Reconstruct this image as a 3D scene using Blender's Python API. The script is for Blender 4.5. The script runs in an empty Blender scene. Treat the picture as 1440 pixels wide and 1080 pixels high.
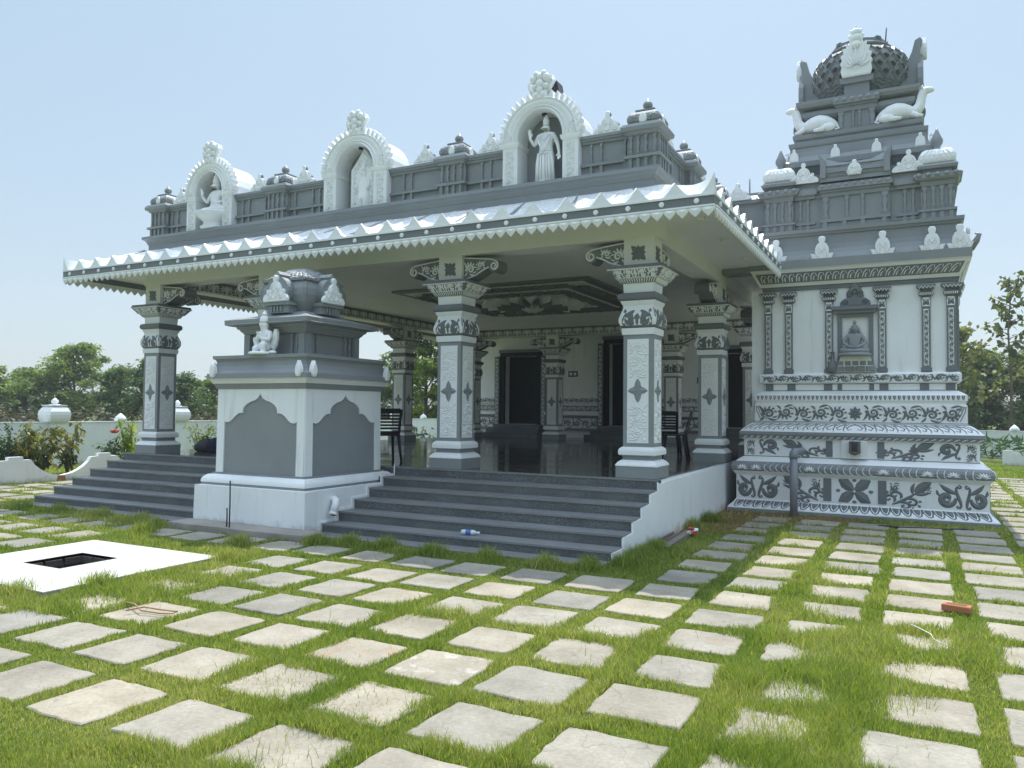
import bpy, math, random
import numpy as np
from mathutils import Vector, Matrix
random.seed(7); RNG = np.random.default_rng(7)
PI = math.pi; sin = math.sin; cos = math.cos; R = math.radians
S = bpy.context.scene; COL = S.collection

# ------------------------------------------------------------------ materials
def mat(name):
    m = bpy.data.materials.new(name); m.use_nodes = True
    nt = m.node_tree; b = nt.nodes['Principled BSDF']
    return m, nt, b
def N(nt, t, **k):
    n = nt.nodes.new(t)
    for a, v in k.items():
        if a in n.inputs: n.inputs[a].default_value = v
        else: setattr(n, a, v)
    return n
def noise(nt, scale, detail=4, rough=.55, vec=None, obj=True):
    n = N(nt, 'ShaderNodeTexNoise'); n.inputs['Scale'].default_value = scale
    n.inputs['Detail'].default_value = detail; n.inputs['Roughness'].default_value = rough
    if vec is None:
        g = N(nt, 'ShaderNodeNewGeometry'); vec = g.outputs['Position']
    nt.links.new(vec, n.inputs['Vector'])
    return n
def ramp(nt, fac, stops):
    r = N(nt, 'ShaderNodeValToRGB'); e = r.color_ramp.elements
    while len(e) < len(stops): e.new(.5)
    for i, (p, c) in enumerate(stops):
        e[i].position = p; e[i].color = (c[0], c[1], c[2], 1) if not isinstance(c, (int, float)) else (c, c, c, 1)
    nt.links.new(fac, r.inputs[0]); return r
def mixc(nt, fac, a, b, mode='MIX'):
    x = N(nt, 'ShaderNodeMix'); x.data_type = 'RGBA'; x.blend_type = mode
    for s, v in ((x.inputs[0], fac), (x.inputs[6], a), (x.inputs[7], b)):
        if isinstance(v, (float, int)): s.default_value = v
        elif isinstance(v, tuple): s.default_value = (v[0], v[1], v[2], 1)
        else: nt.links.new(v, s)
    return x.outputs[2]
def bump(nt, b, h, dist, strength=1.0):
    n = N(nt, 'ShaderNodeBump'); n.inputs['Distance'].default_value = dist; n.inputs['Strength'].default_value = strength
    nt.links.new(h, n.inputs['Height']); nt.links.new(n.outputs[0], b.inputs['Normal'])

def paint(name, c, rough=.5, var=.08, dirt=.0, bmp=.002, dirtcol=(.25, .2, .15), splash=0):
    m, nt, b = mat(name)
    n1 = noise(nt, 1.3, 5, .6); n2 = noise(nt, 14, 4)
    lo = tuple(x * (1 - var) for x in c); hi = tuple(min(1, x * (1 + var * .6)) for x in c)
    r = ramp(nt, n1.outputs[0], [(.3, lo), (.7, hi)])
    out = r.outputs[0]
    if dirt > 0:
        g = N(nt, 'ShaderNodeNewGeometry'); mp = N(nt, 'ShaderNodeMapping'); mp.inputs['Scale'].default_value = (9, 9, .7)
        nt.links.new(g.outputs['Position'], mp.inputs[0])
        n3 = noise(nt, 1.0, 5, .65, mp.outputs[0])
        f = ramp(nt, n3.outputs[0], [(.56, 0.0), (.8, float(dirt))])
        out = mixc(nt, f.outputs[0], out, dirtcol)
    if splash:
        g2 = N(nt, 'ShaderNodeNewGeometry'); sx = N(nt, 'ShaderNodeSeparateXYZ'); nt.links.new(g2.outputs['Position'], sx.inputs[0])
        n4 = noise(nt, 5, 5, .7); ad = N(nt, 'ShaderNodeMath'); ad.operation = 'MULTIPLY_ADD'; ad.inputs[1].default_value = -.45
        nt.links.new(n4.outputs[0], ad.inputs[0]); nt.links.new(sx.outputs[2], ad.inputs[2])
        f = ramp(nt, ad.outputs[0], [(0, float(splash)), (.12, 0.0)]); mr = N(nt, 'ShaderNodeMath'); mr.operation = 'ADD'; mr.inputs[1].default_value = .22
        nt.links.new(ad.outputs[0], mr.inputs[0]); nt.links.new(mr.outputs[0], f.inputs[0])
        out = mixc(nt, f.outputs[0], out, (.34, .25, .17))
    nt.links.new(out, b.inputs['Base Color'])
    rr = ramp(nt, n2.outputs[0], [(.3, max(0.05, rough - .08)), (.7, min(1, rough + .1))])
    nt.links.new(rr.outputs[0], b.inputs['Roughness'])
    bump(nt, b, n2.outputs[0], bmp, .6)
    return m
WHITE = paint('white_paint', (.83, .84, .845), .55, .05, .22, .002, (.5, .48, .44))
WALLW = paint('white_wall_paint', (.82, .835, .84), .6, .07, .55, .003, (.47, .45, .41), .6)
GREY = paint('grey_paint', (.245, .262, .272), .45, .10, .25, .002, (.26, .26, .25))
DGREY = paint('dark_grey_paint', (.165, .18, .188), .5, .14, .2, .002, (.2, .2, .2))
CREAM = paint('soffit_paint', (.77, .775, .76), .7, .05, .1, .002)
CEIL = paint('ceiling_paint', (.79, .80, .80), .7, .05, .1, .002)
COMPW = paint('compound_wall_paint', (.78, .79, .78), .7, .08, .45, .003, (.46, .44, .38), .6)
GLOSSW = paint('gloss_white_paint', (.82, .83, .83), .22, .05, .2, .0006, (.5, .46, .4))
PLASTICW = paint('white_pvc', (.78, .79, .8), .35, .04, .1, .0005)
PVCG = paint('grey_pvc', (.23, .245, .28), .35, .06, .1, .0005)
DARK = paint('dark_interior', (.012, .012, .013), .8, .1)  # near-black; painted darkness for the doorways, also used on dark trim
BLACKP = paint('black_plastic', (.012, .012, .014), .35, .1, 0, .0005)
CONC = paint('rough_concrete', (.30, .275, .24), .9, .25, .5, .012, (.16, .13, .1))
BRONZE = paint('stained_spout', (.12, .118, .112), .8, .35, .8, .006, (.035, .034, .03))
NAVY = paint('navy_cloth', (.012, .016, .045), .9, .3, 0, .006)
BAGG = paint('grey_cloth', (.07, .072, .078), .9, .3, 0, .006)
BRICKM = paint('red_brick', (.42, .16, .075), .9, .25, .4, .006, (.3, .2, .15))
METALB = paint('weathered_steel', (.20, .17, .15), .6, .2, .5, .002, (.18, .1, .06))
RODM = paint('dark_rod', (.03, .03, .032), .5, .1)
REDP = paint('red_wrapper', (.55, .05, .05), .4, .3, 0, .004)
ORANGE = paint('orange_strap', (.36, .21, .10), .6, .2)
PETBLUE = paint('blue_label', (.05, .14, .4), .4, .1)

def granite():
    m, nt, b = mat('granite_steps')
    n1 = noise(nt, 95, 4, .75); n2 = noise(nt, 2.2, 4)
    r = ramp(nt, n1.outputs[0], [(.38, (.045, .05, .052)), (.52, (.105, .114, .118)), (.66, (.25, .262, .262))])
    r2 = ramp(nt, n2.outputs[0], [(.35, .82), (.7, 1.15)])
    nt.links.new(mixc(nt, 1.0, r.outputs[0], r2.outputs[0], 'MULTIPLY'), b.inputs['Base Color'])
    n3 = noise(nt, 5, 3); rr = ramp(nt, n3.outputs[0], [(.3, .32), (.7, .55)])
    nt.links.new(rr.outputs[0], b.inputs['Roughness']); return m
GRAN = granite()
def granite_top():  # paler, patchy granite for the tread tops than for the risers
    m, nt, b = mat('pale_granite_treads')
    n1 = noise(nt, 210, 3, .7); n2 = noise(nt, 1.7, 5, .65)
    r = ramp(nt, n1.outputs[0], [(.38, (.10, .11, .117)), (.6, (.19, .2, .205))])
    f = ramp(nt, n2.outputs[0], [(.4, .25), (.7, .75)])
    nt.links.new(mixc(nt, f.outputs[0], r.outputs[0], (.26, .26, .255)), b.inputs['Base Color'])
    b.inputs['Roughness'].default_value = .5; return m
GRANT = granite_top()
def floor_mat():
    m, nt, b = mat('polished_floor')
    br = N(nt, 'ShaderNodeTexBrick'); br.offset = 0
    g = N(nt, 'ShaderNodeNewGeometry'); nt.links.new(g.outputs['Position'], br.inputs['Vector'])
    for k, v in (('Color1', (.085, .083, .078, 1)), ('Color2', (.125, .12, .108, 1)), ('Mortar', (.03, .03, .03, 1))): br.inputs[k].default_value = v
    br.inputs['Scale'].default_value = 1; br.inputs['Brick Width'].default_value = .9; br.inputs['Row Height'].default_value = .6
    br.inputs['Mortar Size'].default_value = .004
    n = noise(nt, 25, 5); r = ramp(nt, n.outputs[0], [(.3, .6), (.7, 1.4)])
    nt.links.new(mixc(nt, 1.0, br.outputs[0], r.outputs[0], 'MULTIPLY'), b.inputs['Base Color'])
    n2 = noise(nt, 1.5, 4); rr = ramp(nt, n2.outputs[0], [(.35, .05), (.7, .17)])
    nt.links.new(rr.outputs[0], b.inputs['Roughness'])
    n3 = noise(nt, 2.4, 2); bump(nt, b, n3.outputs[0], .004, .35)
    return m
FLOOR = floor_mat()
def slab_mat(name='stone_slab', stain=None, off=0):
    m, nt, b = mat(name)
    oi = N(nt, 'ShaderNodeObjectInfo')
    n1 = noise(nt, 3.2, 6, .65); n2 = noise(nt, 40, 5, .7); n4 = noise(nt, 2.0, 3, .5)
    base = ramp(nt, n1.outputs[0], [(.25, (.235, .215, .175)), (.5, (.305, .282, .235)), (.75, (.375, .352, .305))])
    tint = ramp(nt, oi.outputs['Random'], [(0, (.78, .80, .81)), (.35, (1, .98, .94)), (.7, (1.12, 1.06, .96)), (1, (.9, .91, .91))])
    c = mixc(nt, 1.0, base.outputs[0], tint.outputs[0], 'MULTIPLY')
    st = N(nt, 'ShaderNodeMath'); st.operation = 'MULTIPLY'
    f1 = ramp(nt, n4.outputs[0], [(.62, 0.0), (.74, .7)]); nt.links.new(f1.outputs[0], st.inputs[0])
    f2 = ramp(nt, oi.outputs['Random'], [(.80, 0.0), (.84, 1.0)]); nt.links.new(f2.outputs[0], st.inputs[1])
    c = mixc(nt, st.outputs[0], c, (.40, .20, .10))
    n5 = noise(nt, 1.1, 2, .5); dk = ramp(nt, n5.outputs[0], [(.35, .82), (.6, 1.06)]); c = mixc(nt, 1.0, c, dk.outputs[0], 'MULTIPLY')
    vo = N(nt, 'ShaderNodeTexVoronoi'); vo.feature = 'DISTANCE_TO_EDGE'; vo.inputs['Scale'].default_value = 1.7; gp = N(nt, 'ShaderNodeNewGeometry')
    wv = N(nt, 'ShaderNodeVectorMath'); wv.operation = 'ADD'; nt.links.new(gp.outputs['Position'], wv.inputs[0]); nw = noise(nt, 3, 3); sc_ = N(nt, 'ShaderNodeVectorMath'); sc_.operation = 'SCALE'; sc_.inputs['Scale'].default_value = .35
    nt.links.new(nw.outputs['Color'], sc_.inputs[0]); nt.links.new(sc_.outputs[0], wv.inputs[1]); nt.links.new(wv.outputs[0], vo.inputs['Vector'])
    ck = ramp(nt, vo.outputs['Distance'], [(0, .55), (.006, 1.0)]); c = mixc(nt, .7, c, ck.outputs[0], 'MULTIPLY')
    if stain:
        n6 = noise(nt, 5.5, 5, .7); f6 = ramp(nt, n6.outputs[0], [(.53, 0.0), (.66, .6)]); c = mixc(nt, f6.outputs[0], c, stain)
    g = ramp(nt, n2.outputs[0], [(.3, .8), (.7, 1.12)])
    c = mixc(nt, 1.0, c, g.outputs[0], 'MULTIPLY')
    nt.links.new(c, b.inputs['Base Color']); b.inputs['Roughness'].default_value = .8
    ad = N(nt, 'ShaderNodeMath'); ad.operation = 'ADD'
    nt.links.new(n1.outputs[0], ad.inputs[0]); nt.links.new(n2.outputs[0], ad.inputs[1])
    bump(nt, b, ad.outputs[0], .006, .7)
    return m
SLAB = slab_mat(); SLAB_WHITE = slab_mat('paint_smeared_slab', (.58, .57, .54)); SLAB_RUST = slab_mat('rust_stained_slab', (.40, .235, .14))
def ground_mat():
    m, nt, b = mat('grass_ground')
    n1 = noise(nt, .8, 5, .6); n2 = noise(nt, 22, 6, .75); n3 = noise(nt, .35, 3)
    a = ramp(nt, n1.outputs[0], [(.3, (.075, .115, .016)), (.6, (.11, .15, .025)), (.8, (.17, .155, .06))])
    g = ramp(nt, n2.outputs[0], [(.28, .45), (.7, 1.35)])
    c = mixc(nt, 1.0, a.outputs[0], g.outputs[0], 'MULTIPLY')
    nt.links.new(c, b.inputs['Base Color']); b.inputs['Roughness'].default_value = .95
    bump(nt, b, n2.outputs[0], .03, 1)
    return m
GROUND = ground_mat()
def soil_mat():
    m, nt, b = mat('red_soil')
    n1 = noise(nt, 2.5, 6, .7); n2 = noise(nt, 35, 5, .7)
    a = ramp(nt, n1.outputs[0], [(.3, (.16, .075, .032)), (.6, (.23, .125, .055)), (.75, (.20, .16, .07))])
    nt.links.new(a.outputs[0], b.inputs['Base Color']); b.inputs['Roughness'].default_value = .95
    bump(nt, b, n2.outputs[0], .03, 1); return m
SOIL = soil_mat()
def leafy(name, stops, trans=.35, scale=.5, rough=.6):
    m, nt, b = mat(name)
    nt.nodes.remove(b); out = nt.nodes['Material Output']
    g = N(nt, 'ShaderNodeNewGeometry'); n = noise(nt, scale, 3)
    ad = N(nt, 'ShaderNodeMath'); ad.operation = 'MULTIPLY_ADD'; ad.inputs[1].default_value = .45
    nt.links.new(g.outputs['Random Per Island'], ad.inputs[0])
    sb = N(nt, 'ShaderNodeMath'); sb.operation = 'MULTIPLY'; sb.inputs[1].default_value = .9
    nt.links.new(n.outputs[0], sb.inputs[0]); nt.links.new(sb.outputs[0], ad.inputs[2])
    sh = N(nt, 'ShaderNodeMath'); sh.operation = 'SUBTRACT'; sh.inputs[1].default_value = .17
    nt.links.new(ad.outputs[0], sh.inputs[0])
    r = ramp(nt, sh.outputs[0], stops)
    d = N(nt, 'ShaderNodeBsdfDiffuse'); t = N(nt, 'ShaderNodeBsdfTranslucent'); gl = N(nt, 'ShaderNodeBsdfGlossy')
    gl.inputs['Roughness'].default_value = .45; gl.inputs['Color'].default_value = (.6, .65, .6, 1)
    tc = mixc(nt, 1.0, r.outputs[0], (1.25, 1.35, .75), 'MULTIPLY')
    nt.links.new(r.outputs[0], d.inputs[0]); nt.links.new(tc, t.inputs[0])
    mx = N(nt, 'ShaderNodeMixShader'); mx.inputs[0].default_value = trans
    nt.links.new(d.outputs[0], mx.inputs[1]); nt.links.new(t.outputs[0], mx.inputs[2])
    mx2 = N(nt, 'ShaderNodeMixShader'); mx2.inputs[0].default_value = .05
    nt.links.new(mx.outputs[0], mx2.inputs[1]); nt.links.new(gl.outputs[0], mx2.inputs[2])
    nt.links.new(mx2.outputs[0], out.inputs[0]); return m
GRASS = leafy('grass_blades', [(.08, (0.074, 0.135, 0.016)), (.34, (0.171, 0.249, 0.034)), (.55, (0.296, 0.342, 0.066)), (.78, (0.536, 0.479, 0.217))], .5, .6)
LEAF_BROAD = leafy('broad_tree_leaves', [(.2, (0.073, 0.126, 0.037)), (.55, (0.185, 0.250, 0.067)), (.85, (0.342, 0.382, 0.119))], .52, .35)
LEAF_DARK = leafy('dark_tree_leaves', [(.2, (0.052, 0.098, 0.034)), (.55, (0.120, 0.185, 0.062)), (.85, (0.246, 0.300, 0.114))], .52, .35)
LEAF_BRIGHT = leafy('bright_tree_leaves', [(.2, (0.075, 0.125, 0.020)), (.55, (0.167, 0.233, 0.033)), (.85, (0.333, 0.367, 0.067))], .52, .35)
LEAF_BIG = leafy('sapling_leaves', [(.2, (0.078, 0.098, 0.026)), (.55, (0.169, 0.189, 0.058)), (.85, (0.312, 0.286, 0.117))], .4, .6)
LEAF_CROTON = leafy('croton_leaves', [(.2, (0.042, 0.060, 0.018)), (.5, (0.132, 0.144, 0.024)), (.8, (0.384, 0.312, 0.036))], .35, 2.5)
LEAF_DEEP = leafy('shrub_leaves', [(.2, (0.028, 0.063, 0.022)), (.55, (0.063, 0.119, 0.042)), (.85, (0.126, 0.182, 0.063))], .3, 2)
FLOWER = leafy('red_flower', [(.2, (.5, .07, .06)), (.6, (.6, .13, .1)), (.85, (.65, .25, .2))], .3, 3)
BARK = paint('bark', (.12, .095, .07), .9, .3, .4, .015, (.06, .05, .04))
TWIG = paint('dry_stems', (.16, .12, .09), .9, .3, 0, .004)
HAZY = leafy('far_leaves', [(.2, (.05, .07, .035)), (.55, (.085, .105, .05)), (.85, (.13, .14, .07))], .3, .2)

# ------------------------------------------------------------------ mesh builder
class MB:
    def __init__(s): s.v = []; s.f = []; s.m = []; s.sm = []
    def add(s, vs, fs, m=0, smooth=False):
        n = len(s.v); s.v.extend([tuple(x) for x in vs])
        for f in fs:
            s.f.append(tuple(i + n for i in f)); s.m.append(m); s.sm.append(smooth)
    def box(s, x0, x1, y0, y1, z0, z1, m=0):
        v = [(x, y, z) for z in (z0, z1) for (x, y) in ((x0, y0), (x1, y0), (x1, y1), (x0, y1))]
        s.add(v, [(3, 2, 1, 0), (4, 5, 6, 7), (0, 1, 5, 4), (1, 2, 6, 5), (2, 3, 7, 6), (3, 0, 4, 7)], m)
    def bbox(s, x0, x1, y0, y1, z0, z1, m=0, b=.01):       # box with chamfered top edge
        s.rloft([(z0, 0, m), (z1 - b, 0, m), (z1, -b, m)], (x0, x1, y0, y1))
    def rloft(s, prof, rect, capb=True, capt=True):         # rectangle loft; prof (z, offset, material of the segment above)
        x0, x1, y0, y1 = rect; n = len(s.v); vs = []; fs = []; ms = []
        for z, o, *_ in prof:
            vs += [(x0 - o, y0 - o, z), (x1 + o, y0 - o, z), (x1 + o, y1 + o, z), (x0 - o, y1 + o, z)]
        for i in range(len(prof) - 1):
            for k in range(4):
                a = i * 4 + k; b = i * 4 + (k + 1) % 4
                fs.append((a, b, b + 4, a + 4)); ms.append(prof[i][2] if len(prof[i]) > 2 else 0)
        s.v.extend(vs)
        for f, m in zip(fs, ms): s.f.append(tuple(i + n for i in f)); s.m.append(m); s.sm.append(False)
        L = n + 4 * (len(prof) - 1)
        if capt: s.f.append((L, L + 1, L + 2, L + 3)); s.m.append(prof[-1][2] if len(prof[-1]) > 2 else 0); s.sm.append(False)
        if capb: s.f.append((n + 3, n + 2, n + 1, n)); s.m.append(prof[0][2] if len(prof[0]) > 2 else 0); s.sm.append(False)
    def sq(s, prof, cx=0, cy=0, **k):                       # square loft; prof (z, half width, material)
        s.rloft(prof, (cx, cx, cy, cy), **k)
    def lathe(s, prof, cx=0, cy=0, seg=20, m=0, smooth=True, lobes=0, amp=0):
        vs = []; fs = []
        for r, z in prof:
            for k in range(seg):
                a = 2 * PI * k / seg; rr = r * (1 + amp * abs(cos(a * lobes / 2)) if lobes else 1)
                vs.append((cx + rr * cos(a), cy + rr * sin(a), z))
        for i in range(len(prof) - 1):
            for k in range(seg):
                a = i * seg + k; b = i * seg + (k + 1) % seg
                fs.append((a, b, b + seg, a + seg))
        fs.append(tuple(range(seg - 1, -1, -1))); fs.append(tuple((len(prof) - 1) * seg + k for k in range(seg)))
        s.add(vs, fs, m, smooth)
    def ell(s, c, r, m=0, seg=12, rings=8, rot=None):
        vs = []; fs = []
        for i in range(rings + 1):
            t = PI * i / rings
            for k in range(seg):
                a = 2 * PI * k / seg
                p = Vector((r[0] * sin(t) * cos(a), r[1] * sin(t) * sin(a), r[2] * cos(t)))
                if rot: p = rot @ p
                vs.append((c[0] + p.x, c[1] + p.y, c[2] + p.z))
        for i in range(rings):
            for k in range(seg):
                a = i * seg + k; b = i * seg + (k + 1) % seg
                fs.append((a, a + seg, b + seg, b))
        s.add(vs, fs, m, True)
    def tube(s, pts, rad, m=0, seg=8, smooth=True):
        pts = [Vector(p) for p in pts]; vs = []; fs = []
        if not isinstance(rad, (list, tuple)): rad = [rad] * len(pts)
        up = Vector((0, 0, 1))
        for i, p in enumerate(pts):
            d = (pts[min(i + 1, len(pts) - 1)] - pts[max(i - 1, 0)]).normalized()
            u = d.cross(up if abs(d.z) < .95 else Vector((1, 0, 0))).normalized() if i == 0 else (u - d * u.dot(d)).normalized()   # parallel transport
            w = d.cross(u)
            for k in range(seg):
                a = 2 * PI * k / seg; vs.append(p + (u * cos(a) + w * sin(a)) * rad[i])
        for i in range(len(pts) - 1):
            for k in range(seg):
                a = i * seg + k; b = i * seg + (k + 1) % seg
                fs.append((a, b, b + seg, a + seg))
        fs.append(tuple(range(seg - 1, -1, -1))); fs.append(tuple((len(pts) - 1) * seg + k for k in range(seg)))
        s.add(vs, fs, m, smooth)
    def prism(s, poly, F, h0, h1, m=0, inset=.0, ms=None):  # polygon in (u,v) through map F(u,v,h)
        n = len(poly); cu = sum(p[0] for p in poly) / n; cv = sum(p[1] for p in poly) / n
        ms = m if ms is None else ms
        a = [F(u, v, h0) for u, v in poly]; b = [F(u, v, h1 - (inset if inset else 0)) for u, v in poly]
        vs = a + b; fs = [(i, (i + 1) % n, n + (i + 1) % n, n + i) for i in range(n)]
        s.add(vs, fs, ms); s.add(a, [tuple(range(n - 1, -1, -1))], ms)
        if inset:
            k = 1 - min(.3, inset / max(.02, max(abs(p[0] - cu) for p in poly)))
            c = [F(cu + (u - cu) * k, cv + (v - cv) * k, h1) for u, v in poly]
            s.add(b + c, [(i, (i + 1) % n, n + (i + 1) % n, n + i) for i in range(n)], m)
            s.add(c, [tuple(range(n))], m)
        else: s.add(b, [tuple(range(n))], m)
    def stroke(s, pts, w, F, h, m=0, h0=0.001):             # raised ribbon with a ridge
        n = len(pts); vs = []
        for i in range(n):
            p = pts[i]; a = pts[max(i - 1, 0)]; b = pts[min(i + 1, n - 1)]
            dx, dy = b[0] - a[0], b[1] - a[1]; L = math.hypot(dx, dy) or 1
            nx, ny = -dy / L, dx / L; ww = w[i] / 2
            vs += [F(p[0] + nx * ww, p[1] + ny * ww, h0), F(p[0], p[1], h), F(p[0] - nx * ww, p[1] - ny * ww, h0)]
        fs = []
        for i in range(n - 1):
            a = i * 3; fs += [(a, a + 1, a + 4, a + 3), (a + 1, a + 2, a + 5, a + 4)]
        s.add(vs, fs, m, False)
    def motif(s, ss, F, h, m=0, x=0, y=0, sx=1, sy=None, rot=0):
        sy = sx if sy is None else sy; j = 1 if x or y else 0; rot += j * random.uniform(-.05, .05); sx *= 1 + j * random.uniform(-.05, .04); sy *= 1 + j * random.uniform(-.05, .04); c, sn = cos(rot), sin(rot); k = math.sqrt(abs(sx * sy))
        for pts, w in ss:
            q = [(x + c * p[0] * sx - sn * p[1] * sy, y + sn * p[0] * sx + c * p[1] * sy) for p in pts]
            s.stroke(q, [a * k for a in w], F, h, m)
    def build(s, name, mats, parent=None, loc=None):
        me = bpy.data.meshes.new(name); me.from_pydata(s.v, [], s.f)
        for m in (mats if isinstance(mats, (list, tuple)) else [mats]): me.materials.append(m)
        me.polygons.foreach_set('material_index', s.m); me.polygons.foreach_set('use_smooth', s.sm)
        me.update(); o = bpy.data.objects.new(name, me); COL.objects.link(o)
        if parent: o.parent = parent
        if loc: o.location = loc
        return o
def tag(o, label=None, cat=None, group=None, kind=None):
    for k, v in (('label', label), ('category', cat), ('group', group), ('kind', kind)):
        if v: o[k] = v
    return o
def empty(name, loc=(0, 0, 0), label=None, cat=None, group=None, rz=0):
    o = bpy.data.objects.new(name, None); COL.objects.link(o); o.location = loc; o.rotation_euler.z = rz
    o.empty_display_size = .1
    return tag(o, label, cat, group)
def copy_tree(o, parent=None):
    c = o.copy(); COL.objects.link(c); c.parent = parent
    for ch in list(o.children): copy_tree(ch, c)
    return c

# ------------------------------------------------------------------ carving motifs (lists of (points, widths))
def spiral(cx, cy, r0, r1, a0, turns, w0, w1, n=20):
    P = []; W = []
    for i in range(n):
        t = i / (n - 1); a = R(a0) + turns * 2 * PI * t; r = r0 + (r1 - r0) * t ** .8
        P.append((cx + r * cos(a), cy + r * sin(a))); W.append(w0 + (w1 - w0) * t)
    W[0] *= .3; return (P, W)
def leaf(p, q, bend, w, n=7):
    mx, my = (p[0] + q[0]) / 2, (p[1] + q[1]) / 2; dx, dy = q[0] - p[0], q[1] - p[1]
    c = (mx - dy * bend, my + dx * bend); P = []; W = []
    for i in range(n):
        t = i / (n - 1); P.append(((1 - t) ** 2 * p[0] + 2 * t * (1 - t) * c[0] + t * t * q[0], (1 - t) ** 2 * p[1] + 2 * t * (1 - t) * c[1] + t * t * q[1]))
        W.append(max(.004, w * sin(PI * min(1, .12 + .88 * t)) ** .8))
    return (P, W)
def flip(ss, ax='x'):
    return [([(-a, b) if ax == 'x' else (a, -b) for a, b in p], w) for p, w in ss]
def fringe(cx, cy, r, a0, a1, n, L, w, sg=1):                # leaf lobes along an arc
    o = []
    for i in range(n):
        a = R(a0 + (a1 - a0) * i / (n - 1)); k = 1 - .35 * abs(i / (n - 1) - .4)
        p = (cx + r * cos(a), cy + r * sin(a)); b = a - sg * .55
        o.append(leaf(p, (p[0] + L * k * cos(b), p[1] + L * k * sin(b)), .35 * sg, w, 6))
    return o
def scroll():                                               # box [-.5,.5]^2
    o = [spiral(.04, -.06, .33, .04, 205, -1.6, .18, .07, 26)]
    o += fringe(.04, -.06, .31, 190, 20, 6, .21, .13)
    o += [leaf((-.30, -.16), (-.52, .46), -.28, .15, 9), leaf((-.26, -.24), (-.5, -.5), .25, .13), leaf((-.02, -.36), (.5, -.48), -.22, .13, 8), leaf((.22, -.3), (.52, -.2), -.3, .1)]
    return o
def lyre():                                                 # tall curl for the pillar bulbs
    o = [spiral(.06, -.2, .25, .04, 175, 1.45, .17, .07, 22), leaf((-.19, -.16), (-.02, .5), -.28, .15, 9), spiral(-.02, .36, .10, .03, 250, 1.0, .07, .05, 10)]
    o += fringe(.06, -.2, .25, 85, 0, 3, .13, .10, -1) + [leaf((-.2, -.1), (-.4, .34), .3, .12), leaf((-.1, .06), (.22, .22), .3, .1), leaf((-.18, -.3), (-.44, -.44), -.3, .1), leaf((.0, -.44), (.42, -.48), .15, .08)]
    return o
def paisley():                                              # thick crescent with inner curls, hooked stem and leaf
    q = spiral(.10, -.12, .34, .09, 175, 1.08, .1, .1, 26); n = len(q[1])
    cres = (q[0], [.06 + .22 * sin(PI * min(1, .06 + .98 * i / (n - 1))) ** .8 for i in range(n)])
    st = ([(-.34, -.5), (-.42, -.42), (-.40, -.25), (-.33, -.05), (-.27, .14), (-.26, .30), (-.32, .40)], [.10, .10, .13, .14, .13, .10, .07])
    return [cres, spiral(.12, -.10, .17, .03, 200, 1.1, .07, .06, 16), st, spiral(-.38, .36, .085, .03, 60, .9, .07, .06, 10), leaf((-.26, .10), (.36, .5), -.16, .20, 9),
            leaf((-.1, .16), (.22, .24), .3, .10), leaf((.38, .02), (.46, .26), -.3, .12), spiral(-.30, -.44, .07, .03, 180, .9, .06, .05, 8)]
def spray():                                                # big leaf on a diagonal stem with curls
    o = [leaf((-.46, -.48), (.18, .10), -.08, .10, 9), leaf((.12, .04), (.50, .50), .12, .30, 10), leaf((.05, .0), (.1, .44), .2, .12), leaf((.1, .0), (.48, .1), -.2, .12)]
    for t, d in ((.12, 1), (.38, 1), (.22, -1), (.5, -1)):
        x, y = -.46 + .62 * t, -.48 + .58 * t; cx, cy = x - d * .17, y + d * .17
        o.append(spiral(cx, cy, .19, .03, -45 if d > 0 else 135, 1.15 * d, .10, .06, 16)); o += fringe(cx, cy, .18, 100 if d > 0 else 280, 200 if d > 0 else 380, 3, .11, .08, -d)
    return o
def quad_flower(k=1):
    o = []
    for i in range(4):
        a = PI / 2 * i; o.append(leaf((.02 * cos(a), .02 * sin(a)), (.5 * cos(a), .5 * sin(a)), 0, .3))
        b = a + PI / 4; o.append(leaf((.04 * cos(b), .04 * sin(b)), (.27 * cos(b), .27 * sin(b)), 0, .2))
    return o
def rosette(n=8):
    o = []
    for i in range(n):
        a = 2 * PI * i / n; o.append(leaf((.1 * cos(a), .1 * sin(a)), (.5 * cos(a), .5 * sin(a)), 0, .26))
    o.append(spiral(0, 0, .08, .08, 0, 1, .1, .1, 8)); return o
def palmette(n=7):
    o = []
    for i in range(n):
        a = PI * (i + .5) / n; o.append(leaf((.12 * cos(a), .1 * sin(a)), (.5 * cos(a), .62 * sin(a)), 0, .14, 5))
    o.append(spiral(0, .08, .09, .09, 0, 1, .07, .07, 9)); return o
SCR = scroll(); PAI = paisley(); LYR = lyre(); SPR = spray(); QF = quad_flower(); ROS = rosette(); PAL = palmette()
def vine(mb, F, u0, u1, v0, v1, h, m, cell=None, flipv=False):
    H = v1 - v0; cell = cell or H * 1.15; n = max(1, round((u1 - u0) / cell)); c = (u1 - u0) / n
    for i in range(n):
        ss = SCR if (i + flipv) % 2 == 0 else flip(SCR, 'y')
        mb.motif(ss, F, h, m, u0 + (i + .5) * c, (v0 + v1) / 2, c * 1.04, H * .98)
def vvine(mb, F, u0, u1, v0, v1, h, m, asp=1.05):           # vertical vine
    Wd = u1 - u0; n = max(1, round((v1 - v0) / (Wd * asp))); c = (v1 - v0) / n
    for i in range(n):
        ss = SCR if i % 2 == 0 else flip(SCR, 'x')
        mb.motif(ss, F, h, m, (u0 + u1) / 2, v0 + (i + .5) * c, Wd, c * 1.04)
def Ffront(x, y, z): return lambda u, v, h: (x + u, y - h, z + v)
def Fright(x, y, z): return lambda u, v, h: (x + h, y + u, z + v)
def Fleft(x, y, z): return lambda u, v, h: (x - h, y - u, z + v)
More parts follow.
